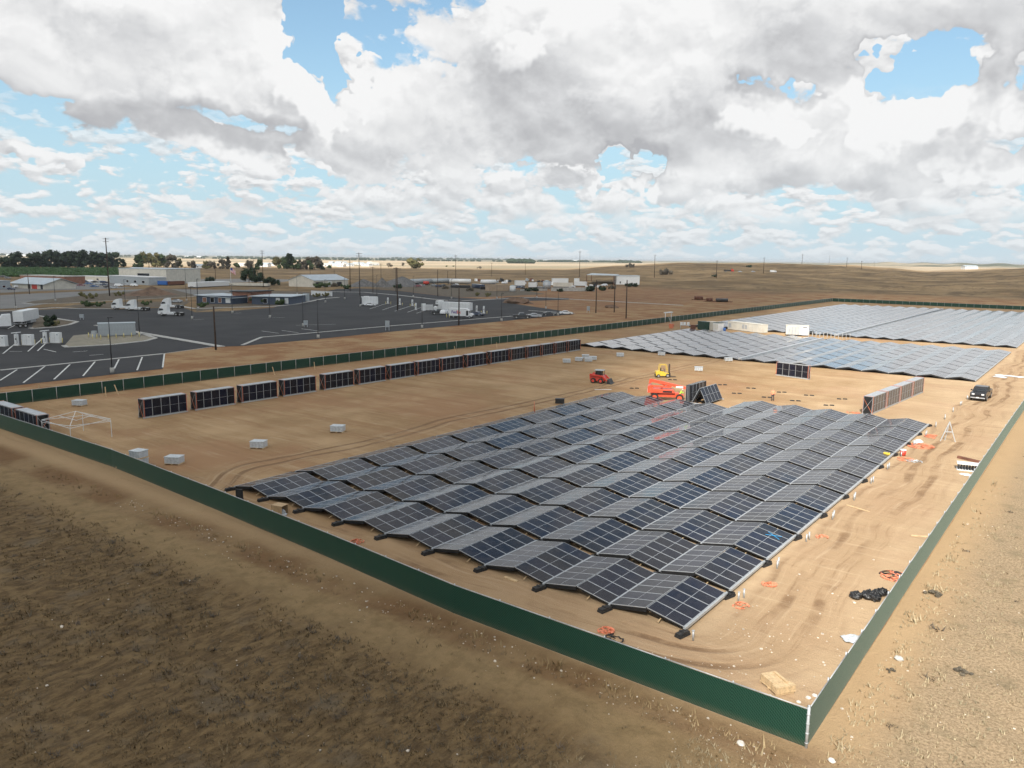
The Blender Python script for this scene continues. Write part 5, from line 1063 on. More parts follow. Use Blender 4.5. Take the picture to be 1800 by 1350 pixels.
# gate frame, generator, containers, switchgear
q=(-94.29,181.17); q2=(-93.74,184.68); L=4.2
t=thing('gate_frame','white portal frame standing in the gap of the rear fence','gate',(-96.4,191.2,0),math.pi/2)
MB().tube((0,0,0),(0,0,3.0),.11,8).obj('gate_post',[M['white']],t); MB().tube((L,0,0),(L,0,3.0),.11,8).obj('gate_post',[M['white']],t); MB().box(-.2,L+.2,-.5,.5,3.0,3.25).obj('lintel',[M['white']],t)
MB().box(.2,L-.2,.1,.14,.1,1.7).obj('gate_leaf',[M['dgreen']],t)
def cbox(name,label,cat,a,b,depth,h,mat,extra=None,z0=.12,grp=None,roof=None):
    L=math.hypot(b[0]-a[0],b[1]-a[1]); t=thing(name,label,cat,(a[0],a[1],terrain(*a)),math.atan2(b[1]-a[1],b[0]-a[0]),grp)
    MB().box(0,L,0,depth,z0,h).obj('housing',[mat],t); MB().box(-.06,L+.06,-.06,depth+.06,h,h+.12).obj('roof',[roof or mat],t); MB().box(.1,L-.1,.1,depth-.1,0,z0).obj('skid_base',[M['darksteel']],t)
    if extra: extra(t,L,depth,h)
    return t
def louv(t,L,d,h):
    for x0,x1 in ((.3,1.3),(L*.44,L*.5),(L*.52,L*.58)): MB().box(x0,x1,-.03,0,.7,h-.4).obj('louvre',[M['alu']],t)
    for i in range(1,8): MB().box(L*i/8-.015,L*i/8+.015,-.025,0,.2,h-.1).obj('door_seam',[M['grey']],t)
cbox('white_container','long white equipment container between the middle and far blocks','container',(-71.73,181.66),(-59.87,176.24),2.4,2.3,M['offwhite'],louv)
cbox('green_cabinet','dark green metal cabinet left of the white cabinets','cabinet',(-78.19,175.26),(-74.94,173.42),2.2,2.3,M['dgreen'],None)
def vents(t,L,d,h):
    for i in range(3): MB().box(L*(.1+.3*i),L*(.3+.3*i),-.03,0,.5,h-.3).obj('door',[M['offwhite']],t)
cbox('pale_cabinet','pale grey switch cabinet right of the dark green one','cabinet',(-75.59,175.29),(-73.13,173.97),2.2,2.35,M['offwhite'],vents)
cbox('pale_cabinet','white switch cabinet with a green top, left of the long container','cabinet',(-72.64,173.23),(-70.84,172.57),2.2,2.35,M['white'],vents,roof=M['dgreen'])
def gear(t,L,d,h):
    for i in range(4): MB().box(L*(.12+.13*i),L*(.19+.13*i),-.35,-.0,.35,h-.2).obj('radiator_fin',[M['alu']],t)
    MB().box(L*.70,L*.97,-.2,0,.3,h-.1).obj('door',[M['white']],t); MB().box(L*.73,L*.93,-.22,-.2,h-.45,h-.25).obj('vent_slot',[M['black']],t)
cbox('transformer_skid','pale transformer and switchgear skid right of the white container','transformer',(-52.54,174.42),(-47.16,176.40),2.4,2.7,M['offwhite'],gear,.35)
q=(-81.56,174.51); t=thing('cable_drums_rack','low rack with white boxes left of the dark green cabinet','rack',(q[0],q[1],0),.4); MB().box(-1.6,1.6,-.6,.6,1.0,1.1).obj('rack_top',[M['galv']],t)
for x in (-1.5,1.4): MB().box(x,x+.1,-.5,.5,0,1.0).obj('leg',[M['galv']],t)
for x in (-1.2,-.3,.7): MB().box(x-.35,x+.35,-.4,.4,1.1,1.9).obj('white_box',[M['white']],t)
q=(-77.57,170.83); t=thing('brown_crate','brown timber crate between the rack and the green cabinet','crate',(q[0],q[1],0),.4); MB().box(-.7,.7,-.5,.5,.05,1.5).obj('case',[M['rust']],t); MB().box(-.75,.75,-.55,.55,1.5,1.6).obj('lid',[M['rust']],t)
q=(-85.46,173.26); t=thing('red_bin','red tripod-like bin by the gate in the rear fence','bin',(q[0],q[1],0),.2); MB().prism([(-.5,0),(.5,0),(.7,1.3),(-.7,1.3)],-.5,.5).obj('bin_body',[M['strap']],t); MB().bar((0,0,1.2),(-.9,0,3.2),.1).obj('handle',[M['galv']],t)
q=(-69.06,174.31); t=thing('blue_drum','blue drum at the left end of the white container','drum',(q[0]-.6,q[1],0)); MB().tube((0,0,0),(0,0,1.0),.38,12).obj('drum_body',[M['blue']],t); MB().tube((0,0,1.0),(0,0,1.05),.40,12).obj('rim',[M['blue']],t)
q=(-48.26,183.00); t=thing('black_cover_box','small black box right of the transformer skid','box',(q[0],q[1],0)); MB().box(-.5,.5,-.4,.4,.05,.85).obj('case',[M['black']],t); MB().box(-.53,.53,-.43,.43,.85,.92).obj('lid',[M['black']],t)
st=MB().box(-.05,.05,-.05,.05,0,1.25).mesh('marker_post',[M['galv']])
for i in range(13):
    for j in range(2):
        tag(inst('marker_post',st,None,(-49+i*.95+j*.3,176.3+j*2.6,0),(0,0,0)),'pale thin steel post, %s in the %s line right of the transformer skid'%(('first' if i==0 else ORD[i]),('front' if j==0 else 'rear')),'steel post','thin posts right of the transformer skid')
# ---------------------------------------------------------------- parked cars in the yard at left
cols=['black','dark blue','grey','silver','white','maroon','dark blue','black','silver','blue','grey','black']
CARS=[((14.5,505),'black','first'),((20,510),'dark blue','second'),((33,506.5),'white','third'),((93,504.5),'dark blue','fourth'),((107,500),'white','fifth'),((117,503),'dark blue','sixth'),((143,503),'maroon','seventh'),((166,505),'blue','eighth'),((173,500.5),'silver','ninth'),((184,502),'dark blue','tenth'),((190,506),'black','eleventh'),((200,507),'silver','twelfth'),((209,503.5),'white','thirteenth'),((222,502),'silver','fourteenth'),((236,503.5),'white','fifteenth')]
GY='cars parked in the yard below the orchard'
CK={}
def simple_car(label,q,rz,color,group,kind='sedan'):
    key=(color,kind)
    if key not in CK: CK[key]=car(label,q,rz,color,kind,group,True); return
    dup(CK[key],(q[0],q[1],terrain(*q)+.03),rz,label,group)
def yardcars():
    pts=[(-488.43,147.33),(-450.06,134.71),(-473.81,147.28),(-479.57,167.66),(-517.65,188.22),(-488.00,178.90),(-483.39,185.46),(-462.57,183.58),(-501.15,203.92),(-484.74,200.07),(-450.32,185.67),(-440.94,184.40),(-466.79,200.09),(-477.40,209.96),(-461.56,206.91)]
    for q,(_,c,o) in zip(pts,CARS): simple_car('%s car, %s from the left in the front line of the yard'%(c,o),q,rw+random.uniform(-.5,.9),c,GY,'suv' if c=='white' else 'sedan')
    back=[(-682.98,215.45),(-653.48,207.84),(-585.45,222.01),(-571.85,218.81),(-534.72,205.13),(-522.46,202.22),(-543.94,214.79),(-509.30,201.64),(-583.53,226.28),(-554.31,223.70),(-540.80,220.54),(-545.51,225.82),(-526.38,219.48),(-593.61,237.62),(-524.63,198.54)]
    for i,q in enumerate(back):
        c=['black','grey','dark blue','silver','black','maroon','dark blue','blue','grey','white','black','silver','dark blue','black','grey'][i]
        simple_car('%s car in the crowded rear part of the yard, number %s counted from the back'%(c,['one','two','three','four','five','six','seven','eight','nine','ten','eleven','twelve','thirteen','fourteen','fifteen'][i]) if False else '%s car in the packed rear rows, %s'%(c,['at the far left edge','near the left edge','by the brown wall end','right of the brown wall','in the middle rear','with a reddish tint','left of a camper','before the long white block','touching the orchard fence','bright among dark ones','third from the pole','second from the pole','right beside the pole','rearmost','nearest the brown wall'][i]),q,rw+random.uniform(-.6,.6),c,GY,'suv' if i%3==0 else 'sedan')
yardcars()
q=(-590.80,243.75); t=thing('camper','white camper with a dark window among the parked cars','camper',P3(q),rw); MB().prism([(-3,.5),(3,.5),(3.2,1.6),(2,2.8),(-3,2.9)],-1.2,1.2).obj('body',[M['white']],t); MB().box(-1,1.6,-1.215,-1.2,1.5,2.2).obj('side_window',[M['glass']],t)
for x in (-1.8,1.8): wheel(t,x,-1.05,.4,.3)
# highway vehicles on the hill
for q,c,l in (((-308.69,795.42),'silver','right of the red lorry'),((-301.45,814.78),'silver','farther right of the red lorry')): simple_car('silver car on the hill road, %s'%l,q,rw+.3,c,'cars on the hill road')
q=(-321.36,796.67); t=thing('red_lorry','dark lorry with a red cab on the hill road','lorry',P3(q),rw); MB().box(-6,1.5,-1.2,1.2,1,2.6).obj('load_bed',[M['darksteel']],t); MB().prism([(1.8,.6),(4.5,.6),(4.5,2),(3.6,3.2),(1.8,3.4)],-1.2,1.2).obj('cab',[M['red']],t)
for x in (-5,-3.8,3.2): wheel(t,x,-1.05,.5,.3)
q=(-301.50,878.29); t=thing('white_van','white van on the hill road at right','van',P3(q),rw); MB().prism([(-3.5,.5),(3.5,.5),(3.6,1.4),(2.4,2.7),(-3.5,2.8)],-1.1,1.1).obj('body',[M['white']],t); MB().box(1.2,2.5,-1.12,-1.1,1.6,2.3).obj('side_window',[M['glass']],t)
for x in (-2.4,2.4): wheel(t,x,-1,.4,.3)
# ---------------------------------------------------------------- buildings
def building(label,c,a,b,h,wall,roof,name='building',kind='flat',wins=(),doors=(),over=.4,rh=1.5,ribs=True,cat='building'):
    """c is the near corner, a and b the ends of the two visible walls"""
    c=Vector((*c,0));a=Vector((*a,0));b=Vector((*b,0)); ua=a-c; ub=b-c; La,Lb=ua.length,ub.length
    ex=ub.normalized(); ey=Vector((-ex.y,ex.x,0)); 
    if ey.dot(ua)<0: ey=-ey
    Ly=max(4,ua.dot(ey)); t=thing(name,label,cat,(c.x,c.y,terrain(c.x,c.y)),0)
    def W(x,y,z): p=ex*x+ey*y; return (p.x,p.y,z)
    def bx(mb,x0,x1,y0,y1,z0,z1,mi=0):
        v=[W(x0,y0,z0),W(x1,y0,z0),W(x1,y1,z0),W(x0,y1,z0),W(x0,y0,z1),W(x1,y0,z1),W(x1,y1,z1),W(x0,y1,z1)]
        f=[(3,2,1,0),(4,5,6,7),(0,1,5,4),(1,2,6,5),(2,3,7,6),(3,0,4,7)]; 
        if ex.cross(ey).z<0: f=[tuple(reversed(q)) for q in f]
        mb.add(v,f,mi); return mb
    for nm,r in (('front_wall',(0,Lb,0,.2)),('rear_wall',(0,Lb,Ly-.2,Ly)),('end_wall',(0,.2,.2,Ly-.2)),('end_wall',(Lb-.2,Lb,.2,Ly-.2))): bx(MB(),*r,0,h).obj(nm,[wall],t)
    o=over
    if kind=='flat': bx(MB(),-o,Lb+o,-o,Ly+o,h,h+.35).obj('roof',[roof],t)
    elif kind in('gable','gabley','mono'):
        if kind=='gable': pts=[(-o,h),(Ly/2,h+rh),(Ly+o,h),(Ly+o,h+.15),(Ly/2,h+rh+.15),(-o,h+.15)]; vs=[W(x,y,z) for x in (-o,Lb+o) for y,z in pts]
        elif kind=='gabley': pts=[(-o,h),(Lb/2,h+rh),(Lb+o,h),(Lb+o,h+.15),(Lb/2,h+rh+.15),(-o,h+.15)]; vs=[W(x,y,z) for y in (-o,Ly+o) for x,z in pts]
        else: pts=[(-o,h+rh),(Lb+o,h),(Lb+o,h+.2),(-o,h+rh+.2)]; vs=[W(x,y,z) for y in (-o,Ly+o) for x,z in pts]
        n=len(pts); MB().add(vs,[tuple(range(n)),tuple(range(2*n-1,n-1,-1))]+[((i+1)%n,i,n+i,n+(i+1)%n) for i in range(n)]).obj('roof',[roof],t)
        if kind=='gable': MB().add([W(x,y,z) for x in (.0,.2) for y,z in ((0,h),(Ly,h),(Ly/2,h+rh-.02))]+[W(x,y,z) for x in (Lb-.2,Lb) for y,z in ((0,h),(Ly,h),(Ly/2,h+rh-.02))],[(0,1,2),(5,4,3),(6,7,8),(11,10,9)]).obj('gable_wall',[wall],t)
        elif kind=='mono': MB().add([W(x,0,z) for x,z in ((0,h),(Lb,h),(0,h+rh))]+[W(x,.2,z) for x,z in ((0,h),(Lb,h),(0,h+rh))],[(0,1,2),(5,4,3)]).add([W(0,0,h),W(0,Ly,h),W(0,Ly,h+rh),W(0,0,h+rh)],[(0,1,2,3)]).obj('gable_wall',[wall],t)
        else: MB().add([W(x,y,z) for y in (.0,.2) for x,z in ((0,h),(Lb,h),(Lb/2,h+rh-.02))],[(0,1,2),(5,4,3)]).obj('gable_wall',[wall],t)
    for u0,u1,z0,z1,side,mt in list(wins)+list(doors):
        isw=(u0,u1,z0,z1,side,mt) in wins
        if side=='b': f_=bx(MB(),u0*Lb-.12,u1*Lb+.12,-.08,0,z0-.1,z1+.1).obj('window_frame' if isw else 'door_frame',[M['white']],t); bx(MB(),u0*Lb,u1*Lb,-.11,-.08,z0,z1).obj('window' if isw else 'door',[mt],t)
        else: f_=bx(MB(),-.08,0,u0*Ly-.12,u1*Ly+.12,z0-.1,z1+.1).obj('window_frame' if isw else 'door_frame',[M['white']],t); bx(MB(),-.11,-.08,u0*Ly,u1*Ly,z0,z1).obj('window' if isw else 'door',[mt],t)
    return t
building('big cream warehouse with a dark window, beyond the earth mound',(-504.47,251.61),(-550.56,259.28),(-515.70,284.05),9.53,M['offwhite'],M['roof'],'warehouse',wins=[(.35,.6,3.5,6.5,'a',M['glass'])],over=.3)
t=building('low beige shed behind the rear parked cars',(-567.87,242.84),(-579.90,250.30),(-602.67,234.31),3.09,M['offwhite'],M['white'],'low_shed',wins=[(.3,.36,.8,1.8,'b',M['glass'])],over=.3,cat='shed')
t=building('long low white office block behind the parked cars',(-473.99,222.86),(-492.79,235.20),(-530.45,225.24),4.86,M['grey'],M['white'],'office_block',wins=[(.1,.16,1.2,2.6,'b',M['glass']),(.3,.36,1.2,2.6,'b',M['glass']),(.5,.55,1.2,2.6,'b',M['glass'])],over=.3)
building('orange-brown walled building behind the pale-roofed house',(-516.50,190.14),(-537.27,200.47),(-560.59,181.16),4.86,M['brown'],M['conc'],'brown_building',wins=[(.3,.36,1.5,3,'b',M['white'])],over=.2)
building('small house with a pale roof and red door at far left',(-447.52,150.28),(-477.07,163.83),(-479.59,145.96),2.62,M['offwhite'],M['roof'],'house','gable',doors=[(.22,.38,.1,2.6,'b',M['red']),(.05,.12,.1,2.6,'b',M['darksteel']),(.42,.5,.1,2.6,'b',M['darksteel'])],over=1.2,rh=3.2,cat='house')
building('grey shed cut off by the left edge',(-464.79,139.89),(-487.41,148.86),(-458.02,124.13),4.33,M['grey'],M['grey'],'shed',wins=[(.2,.3,1,2,'b',M['glass'])],over=.2,cat='shed')
w=M['white']
building('left wing of the blue office building, with a pale sloping roof',(-266.52,147.06),(-283.16,159.58),(-282.34,141.10),3.3,M['bluewall'],M['roof'],'office_wing','mono',wins=[(.05,.17,.6,2.6,'b',w),(.5,.6,.6,2.4,'b',M['glass']),(.72,.82,.6,2.4,'b',M['brown']),(.3,.38,.6,2.4,'b',M['brown'])],over=.8,rh=-0.9)
building('brown entrance block between the two blue wings',(-268.26,157.25),(-281.86,167.99),(-276.65,153.94),4.6,M['brown'],M['darksteel'],'entrance_block',wins=[(.2,.4,.6,2.6,'b',M['glass'])],doors=[(.5,.75,.1,2.6,'b',M['darksteel'])],over=.8)
building('right wing of the blue office building, under a long pale roof',(-248.42,161.70),(-263.81,175.34),(-261.44,152.84),3.2,M['bluewall'],M['roof'],'office_wing','mono',wins=[(.05,.13,.6,2.7,'b',w),(.27,.36,.6,2.7,'b',w),(.6,.7,.6,2.4,'b',M['glass'])],over=1.0,rh=0.01)
building('beige metal warehouse with dark doors, right of the dark trees',(-388.09,285.09),(-409.36,285.93),(-394.67,318.89),4.12,M['offwhite'],M['roof'],'metal_warehouse','gable',doors=[(.05,.2,.1,3.2,'b',M['black']),(.4,.5,.1,3.4,'b',M['white']),(.65,.8,.1,2.8,'b',M['black'])],over=.5,rh=3.4)
building('white shed at the right end of the yard, its canopy open to the left',(-292.22,500.03),(-302.38,514.02),(-277.84,511.10),6.57,M['white'],M['roof'],'white_shed',wins=[(.15,.2,.8,2.4,'b',M['darksteel'])],over=.3)
def canopy(label,pts,h,mat):
    t=thing('open_canopy',label,'canopy',(pts[0][0],pts[0][1],0)); o=Vector((*pts[0],0)); v=[Vector((*p,0))-o for p in pts]
    MB().add([(p.x,p.y,h) for p in v]+[(p.x,p.y,h+.4) for p in v],[(3,2,1,0),(4,5,6,7),(0,1,5,4),(1,2,6,5),(2,3,7,6),(3,0,4,7)]).obj('roof',[mat],t)
    for p in v: MB().box(p.x*.94-.2,p.x*.94+.2,p.y*.94-.2,p.y*.94+.2,0,h).obj('post',[M['rust']],t)
canopy('open-sided canopy on rusty posts at the left of the cream warehouse',[(-555.88,250.19),(-531.47,249.27),(-587.05,282.99),(-604.62,280.21)],8.98,M['roof'])
canopy('open canopy on brown posts in front of the white shed',[(-315.26,493.67),(-289.59,494.59),(-309.78,535.09),(-347.49,553.49)],7.38,M['roof'])
q=(-291.03,221.02); q2=(-312.69,222.78); cbox('white_sign_wall','long low white wall beside the planting bed right of the blue building','wall',(-307.69,219.18),(-292.25,219.52),.5,2.2,M['white'],None,.05)
cbox('grey_kiosk','grey upright kiosk right of the blue building','kiosk',(-268.43,183.73),(-265.52,183.62),1.2,3.26,M['grey'],None,.1)
q=(-277.35,187.82); t=thing('dark_bin_store','dark green waste skip right of the blue building','skip',P3(q),rw); MB().prism([(-1.9,0),(1.9,0),(2.1,1.4),(-2.1,1.4)],-1,1).obj('container_body',[M['dgreen']],t); MB().box(-2.1,2.1,-1,1,1.4,1.5).obj('lid',[M['darksteel']],t)
# concrete and block walls of the yard
cbox('tan_block_wall','tan block wall enclosure in front of the yard','wall',(-282.35,332.52),(-278.02,344.85),6,3.58,M['brown'] if False else pmat('tan_blockwork',(.36,.27,.19),.85,0,.1,.4),None,.05)
cbox('low_concrete_wall','long low concrete wall along the right side of the yard','wall',(-258.79,362.85),(-240.92,384.29),.4,2.27,M['conc'],None,.05)
cbox('low_concrete_wall','short low concrete wall left of the long one','wall',(-270.85,347.45),(-265.25,367.85),.4,1.21,M['conc'],None,.05)
def tank(label,q,r,h,mat,cat='tank'):
    t=thing('silo_tank',label,cat,P3(q)); MB().tube((0,0,.1),(0,0,h),r,20).obj('shell',[mat],t); MB().tube((0,0,h),(0,0,h+.3*r),r*1.02,20,r2=.3).obj('roof',[M['roof']],t)
    for k in range(3): MB().tube((0,0,h*(.25+.25*k)),(0,0,h*(.25+.25*k)+.1),r*1.02,20).obj('hoop',[M['galv']],t)
tank('white upright tank at the right end of the tan wall',(-271.39,340.19),1.80,3.40,M['white']); tank('large silver upright tank in the yard',(-280.83,389.54),2.62,5.01,M['alu'])
def htank(label,a,b,r,mat,grp=None,z=1.1):
    L=math.hypot(b[0]-a[0],b[1]-a[1]); t=thing('tank_trailer',label,'tank trailer',P3(a),math.atan2(b[1]-a[1],b[0]-a[0]),grp)
    MB().tube((.3,0,z+r),(L-.3,0,z+r),r,16).tube((0,0,z+r),(.3,0,z+r),r*.6,16,r2=r).tube((L-.3,0,z+r),(L,0,z+r),r,16,r2=r*.6).obj('tank',[mat],t); MB().box(.5,L-.5,-.4,.4,z-.3,z).obj('chassis',[M['black']],t)
    for x in (L*.1,L*.18,L*.85): wheel(t,x,-.95,.5,.35); 
    return t
GT='long tank trailers in the yard'
htank('pale grey tank trailer at the left end of the yard',(-385.23,368.86),(-386.75,391.80),1.6,M['grey'],GT); htank('pale grey tank trailer behind the red tank',(-387.18,391.04),(-383.82,409.96),1.6,M['grey'],GT); htank('white tank trailer right of the middle pole',(-379.51,403.88),(-365.71,412.57),1.6,M['white'],GT); htank('bright white tank above the tan wall',(-340.88,393.94),(-334.10,402.89),1.5,M['white'],GT,1.6)
htank('short red tank in front of the grey tank trailers',(-376.27,372.40),(-374.11,375.99),1.2,M['red'],None,.6)
def vbox(label,a,b,d,h,mat,name='storage_box',cat='box'): return cbox(name,label,cat,a,b,d,h,mat,None,.5)
vbox('white box container above the low concrete wall',(-325.27,414.05),(-320.77,419.61),3,3.85,M['white'],'storage_container','container')
vbox('white cab-over truck body in the middle of the yard',(-299.70,395.67),(-296.17,400.02),2.6,3.45,M['white'],'truck_body','truck')
vbox('pale beige trailer left of the concrete wall end',(-294.85,417.22),(-282.83,424.11),2.6,3.16,M['offwhite'],'trailer','trailer')
vbox('white flat trailer at the back of the yard',(-348.05,493.90),(-339.36,504.22),2.6,3.91,M['white'],'trailer','trailer')
vbox('white trailer beside the canopy of the white shed',(-297.47,448.14),(-288.28,449.05),2.6,3.30,M['white'],'trailer','trailer')
vbox('white upper box behind the trailer near the canopy',(-335.89,507.40),(-332.17,509.33),3,3.92,M['white'],'storage_container','container')
vbox('blue tarpaulin box right of the long office block',(-470.90,226.85),(-463.05,228.59),3,2.71,M['blue'],'tarp_box','box')
htank('white tank behind the blue tarpaulin box',(-478.73,225.38),(-482.85,238.41),1.6,M['white'],None)
vbox('dark red crate row in front of the cream warehouse',(-462.22,229.65),(-465.50,242.40),2.5,2.52,M['rust'],'crate_row','crates')
vbox('pale low roofed shed behind the flag',(-420.98,223.79),(-431.86,253.44),6,3.11,M['white'],'low_shed','shed')
vbox('long pale low shed behind the dark round tree',(-432.67,252.34),(-411.13,266.73),5,1.81,M['offwhite'],'low_shed','shed')
vbox('dark blue truck in the yard left of the tan wall',(-324.14,364.29),(-308.04,354.94),2.5,2.59,CARM['dark blue'],'yard_truck','truck')
vbox('dark machinery row below the pale tanks',(-332.54,352.71),(-321.68,359.65),2.5,1.69,M['darksteel'],'machinery_row','machinery')
vbox('black drill rig frame at the right of the dark machinery',(-302.47,347.66),(-299.56,351.49),2,1.79,M['black'],'drill_rig','machinery')
for i,(q,c) in enumerate((((-352.60,358.30),'grey'),((-343.83,353.36),'dark blue'),((-349.05,363.59),'black'),((-351.59,341.79),'maroon'),((-298.33,382.29),'dark blue'),((-291.00,376.87),'black'),((-283.52,386.21),'grey'),((-364.02,451.13),'white'),((-265.44,394.67),'silver'),((-262.44,384.78),'black'),((-279.65,460.91),'white'))):
    simple_car('%s vehicle in the machinery yard, %s'%(c,['below the red tank','right of the red tank','near the middle pole','at the left end','right of the white upright tank','farther right of the white tank','left of the silver tank','above the tan wall','before the beige trailer','left of a silver car','under the shed canopy'][i]),q,rw+i,c,'vehicles in the machinery yard','suv')
rn=random.Random(12)
for i,q in enumerate(((-389.07,468.82),(-405.73,499.00),(-392.10,491.02),(-352.98,464.69),(-398.16,531.95),(-330.98,446.40),(-373.74,511.62),(-322.76,456.36),(-269.73,403.29),(-277.74,436.78),(-274.06,439.90),(-383.18,450.60),(-428.25,493.78),(-337.35,362.67),(-413.81,459.66),(-368.18,353.28))):
    t=thing('yard_scrap',['grey','white','dark','rusty'][i%4]+' heap of machine parts in the yard, '+['above the tan wall, left','above the tan wall, middle','above the tan wall, right','by the white truck body','behind the white truck body','right of the truck body','behind the silver tank','under the silver tank','by the long wall','below the canopy, left','below the canopy, right','by the bright white tank','behind the white tank','below the white trailer','behind the dark blue truck','at the far left end'][i],'scrap heap',P3(q),rn.uniform(0,3))
    for k in range(5):
        x,y,s=rn.uniform(-3,3),rn.uniform(-2,2),rn.uniform(.6,1.8); MB().prism([(x-s,0),(x+s,0),(x+s*.8,s*1.3),(x-s*.6,s*rn.uniform(1,1.8))],y-s*.6,y+s*.6).obj('machine_part',[[M['grey'],M['white'],M['darksteel'],M['rust']][(i+k)%4]],t)
# scrap on the dirt right of the poles
for q,s,l in (((-150.26,338.54),3.0,'rusty tank scrap on the dirt, beyond the rear fence'),((-139.70,326.82),2.0,'rusty cylinder right of the longer rusty tank'),((-132.88,327.15),4.0,'dark flat skip on the dirt, rightmost of the scrap')):
    t=thing('rusty_scrap',l,'scrap',P3(q),rw); MB().tube((-s,0,.9),(s*.4,0,.9),.9,12).obj('tank_shell',[M['rust'] if s!=4 else M['black']],t); MB().box(-s-1.5,s,-.3,.3,0,.3).obj('skid',[M['rust']],t)
for q,l,s in (((-147.82,245.73),'small brown earth heap beside the middle bare pole',3.2),((-193.92,242.56),'reddish earth heap on the bare lot before the access road',7)):
    mb=MB(); mb.lump((0,0,0),(s,s*.7,s*.35),0,16,8,.15,True); tag(mb.obj('earth_heap',[M['dirtpile']],None,P3(q)),l,'earth heap')
def heap(label,a,b,h,mat,seed):
    c=((a[0]+b[0])/2,(a[1]+b[1])/2); L=math.hypot(b[0]-a[0],b[1]-a[1]); rn=random.Random(seed); mb=MB(); n=26;m=9; vs=[];fs=[]
    for i in range(m+1):
        for j in range(n):
            t=2*math.pi*j/n; k=1-i/m; f=k*(1+.10*math.sin(3*t+seed)+.06*math.sin(7*t)); vs.append((math.cos(t)*L/2*f+.08*L*(1-k)*math.sin(seed),math.sin(t)*L*.3*f,h*(1-k)**1.1*(1+rn.uniform(-.05,.05))))
    for i in range(m):
        for j in range(n): fs.append((i*n+j,i*n+(j+1)%n,(i+1)*n+(j+1)%n,(i+1)*n+j))
    mb.add(vs,fs,0,True); tag(mb.obj('heap',[mat],None,P3(c),math.atan2(b[1]-a[1],b[0]-a[0])),label,'heap')
heap('broad brown earth mound behind the white tractor units',(-358.89,146.09),(-352.43,172.70),4.24,M['dirtpile'],2)
heap('grey gravel heap left of the machinery yard, largest',(-375.01,322.87),(-371.87,368.39),6.56,M['gravelpile'],1); heap('grey gravel heap left of the largest one',(-383.47,309.19),(-379.02,335.35),4.94,M['gravelpile'],4); heap('low grey gravel heap between the warehouse and the larger heaps',(-367.96,316.39),(-360.92,327.42),6.27,M['gravelpile'],6)
# ---------------------------------------------------------------- trees
def crown_mesh(kind,seed,n):
    rn=random.Random(seed); mb=MB(); lobes=[]
    if kind=='full':
        for k in range(15): z=rn.uniform(.10,.84); lobes.append((rn.uniform(-.42,.42)*(1.1-z*.6),rn.uniform(-.42,.42)*(1.1-z*.6),z,rn.uniform(.13,.2)))
    elif kind=='round':
        for k in range(9): lobes.append((rn.uniform(-.36,.36),rn.uniform(-.36,.36),rn.uniform(.38,.85),rn.uniform(.18,.3)))
    elif kind=='column':
        for k in range(9): lobes.append((rn.uniform(-.1,.1),rn.uniform(-.1,.1),.2+.75*k/9,rn.uniform(.10,.16)*(1.2-k/12)))
    else:
        for k in range(10): lobes.append((rn.uniform(-.6,.6),rn.uniform(-.5,.5),rn.uniform(.25,.7),rn.uniform(.2,.32)))
    for i in range(n):
        cx,cy,cz,r=lobes[rn.randrange(len(lobes))]
        u=Vector((rn.gauss(0,1),rn.gauss(0,1),rn.gauss(0,1))).normalized()*r*rn.uniform(.55,1.1)
        c=Vector((cx,cy,cz))+u; s=rn.uniform(.02,.05); a=Vector((rn.gauss(0,1),rn.gauss(0,1),rn.gauss(0,.6))).normalized(); b=a.orthogonal().normalized()*s; a=a*s*1.4
        mb.add([c-a,c+b,c+a,c-b],[(0,1,2,3)])
    for cx,cy,cz,r in lobes: mb.lump((cx,cy,cz),(r*.78,r*.78,r*.7),0,9,6,.22,rnd=rn)
    return mb
CR={}
def tree(label,q,h,kind='round',li=0,wide=1.,group='trees',name='broadleaf_tree',seed=None):
    key=(kind,li,(seed if seed is not None else random.randrange(4)))
    if key not in CR: CR[key]=crown_mesh(kind,hash(key)%1000 if False else key[2]*17+li*5+len(kind),900 if kind!='bush' else 420).mesh('crown',[LF[li]])
    t=thing(name,label,'tree',P3(q),random.uniform(0,6),group)
    mb=MB(); mb.tube((0,0,-.02*h),(.01*h,0,.35*h),.028*h,8,r2=.018*h); 
    for a in (0,2.1,4.2): mb.tube((.01*h,0,.3*h),(.17*h*math.cos(a)*wide,.17*h*math.sin(a)*wide,.58*h),.013*h,6,r2=.006*h)
    mb.obj('trunk',[M['bark']],t); c=inst('crown',CR[key],t,(0,0,0),(0,0,0),(h*wide,h*wide,h)); return t
TW='dark evergreen windbreak beyond the orchard'
for i,(q,h,wd) in enumerate((((-978.40,312.46),12.52,1.2),((-1008.96,332.58),15.60,1.2),((-1047.95,354.67),16.30,1.1),((-1068.24,372.34),21.96,1.0),((-1086.91,387.94),16.43,1.0),((-1085.68,398.13),21.93,1.0),((-1102.10,414.25),17.29,1.1),((-1100.62,424.09),26.25,1.0),((-1116.32,440.64),21.17,1.1),((-1115.07,449.56),19.02,1.1),((-1131.97,467.34),25.27,1.1),((-1131.10,478.35),25.46,1.1),((-1152.18,498.06),19.30,.9),((-1152.65,508.64),23.89,1.0),((-1153.55,520.41),19.61,1.0),((-1154.85,532.56),23.90,.9),((-1130.41,529.66),15.04,.9))):
    tree('dark evergreen tree, %s from the left in the windbreak above the orchard'%(['cut off','first','second','third','fourth','fifth','sixth','seventh','eighth','ninth','tenth','eleventh','twelfth','thirteenth','fourteenth','fifteenth','last'][i]),q,h,'full',0,wd*1.15,TW,'evergreen_tree')
GG='trees beyond the warehouse'
KK={'round':'full'}
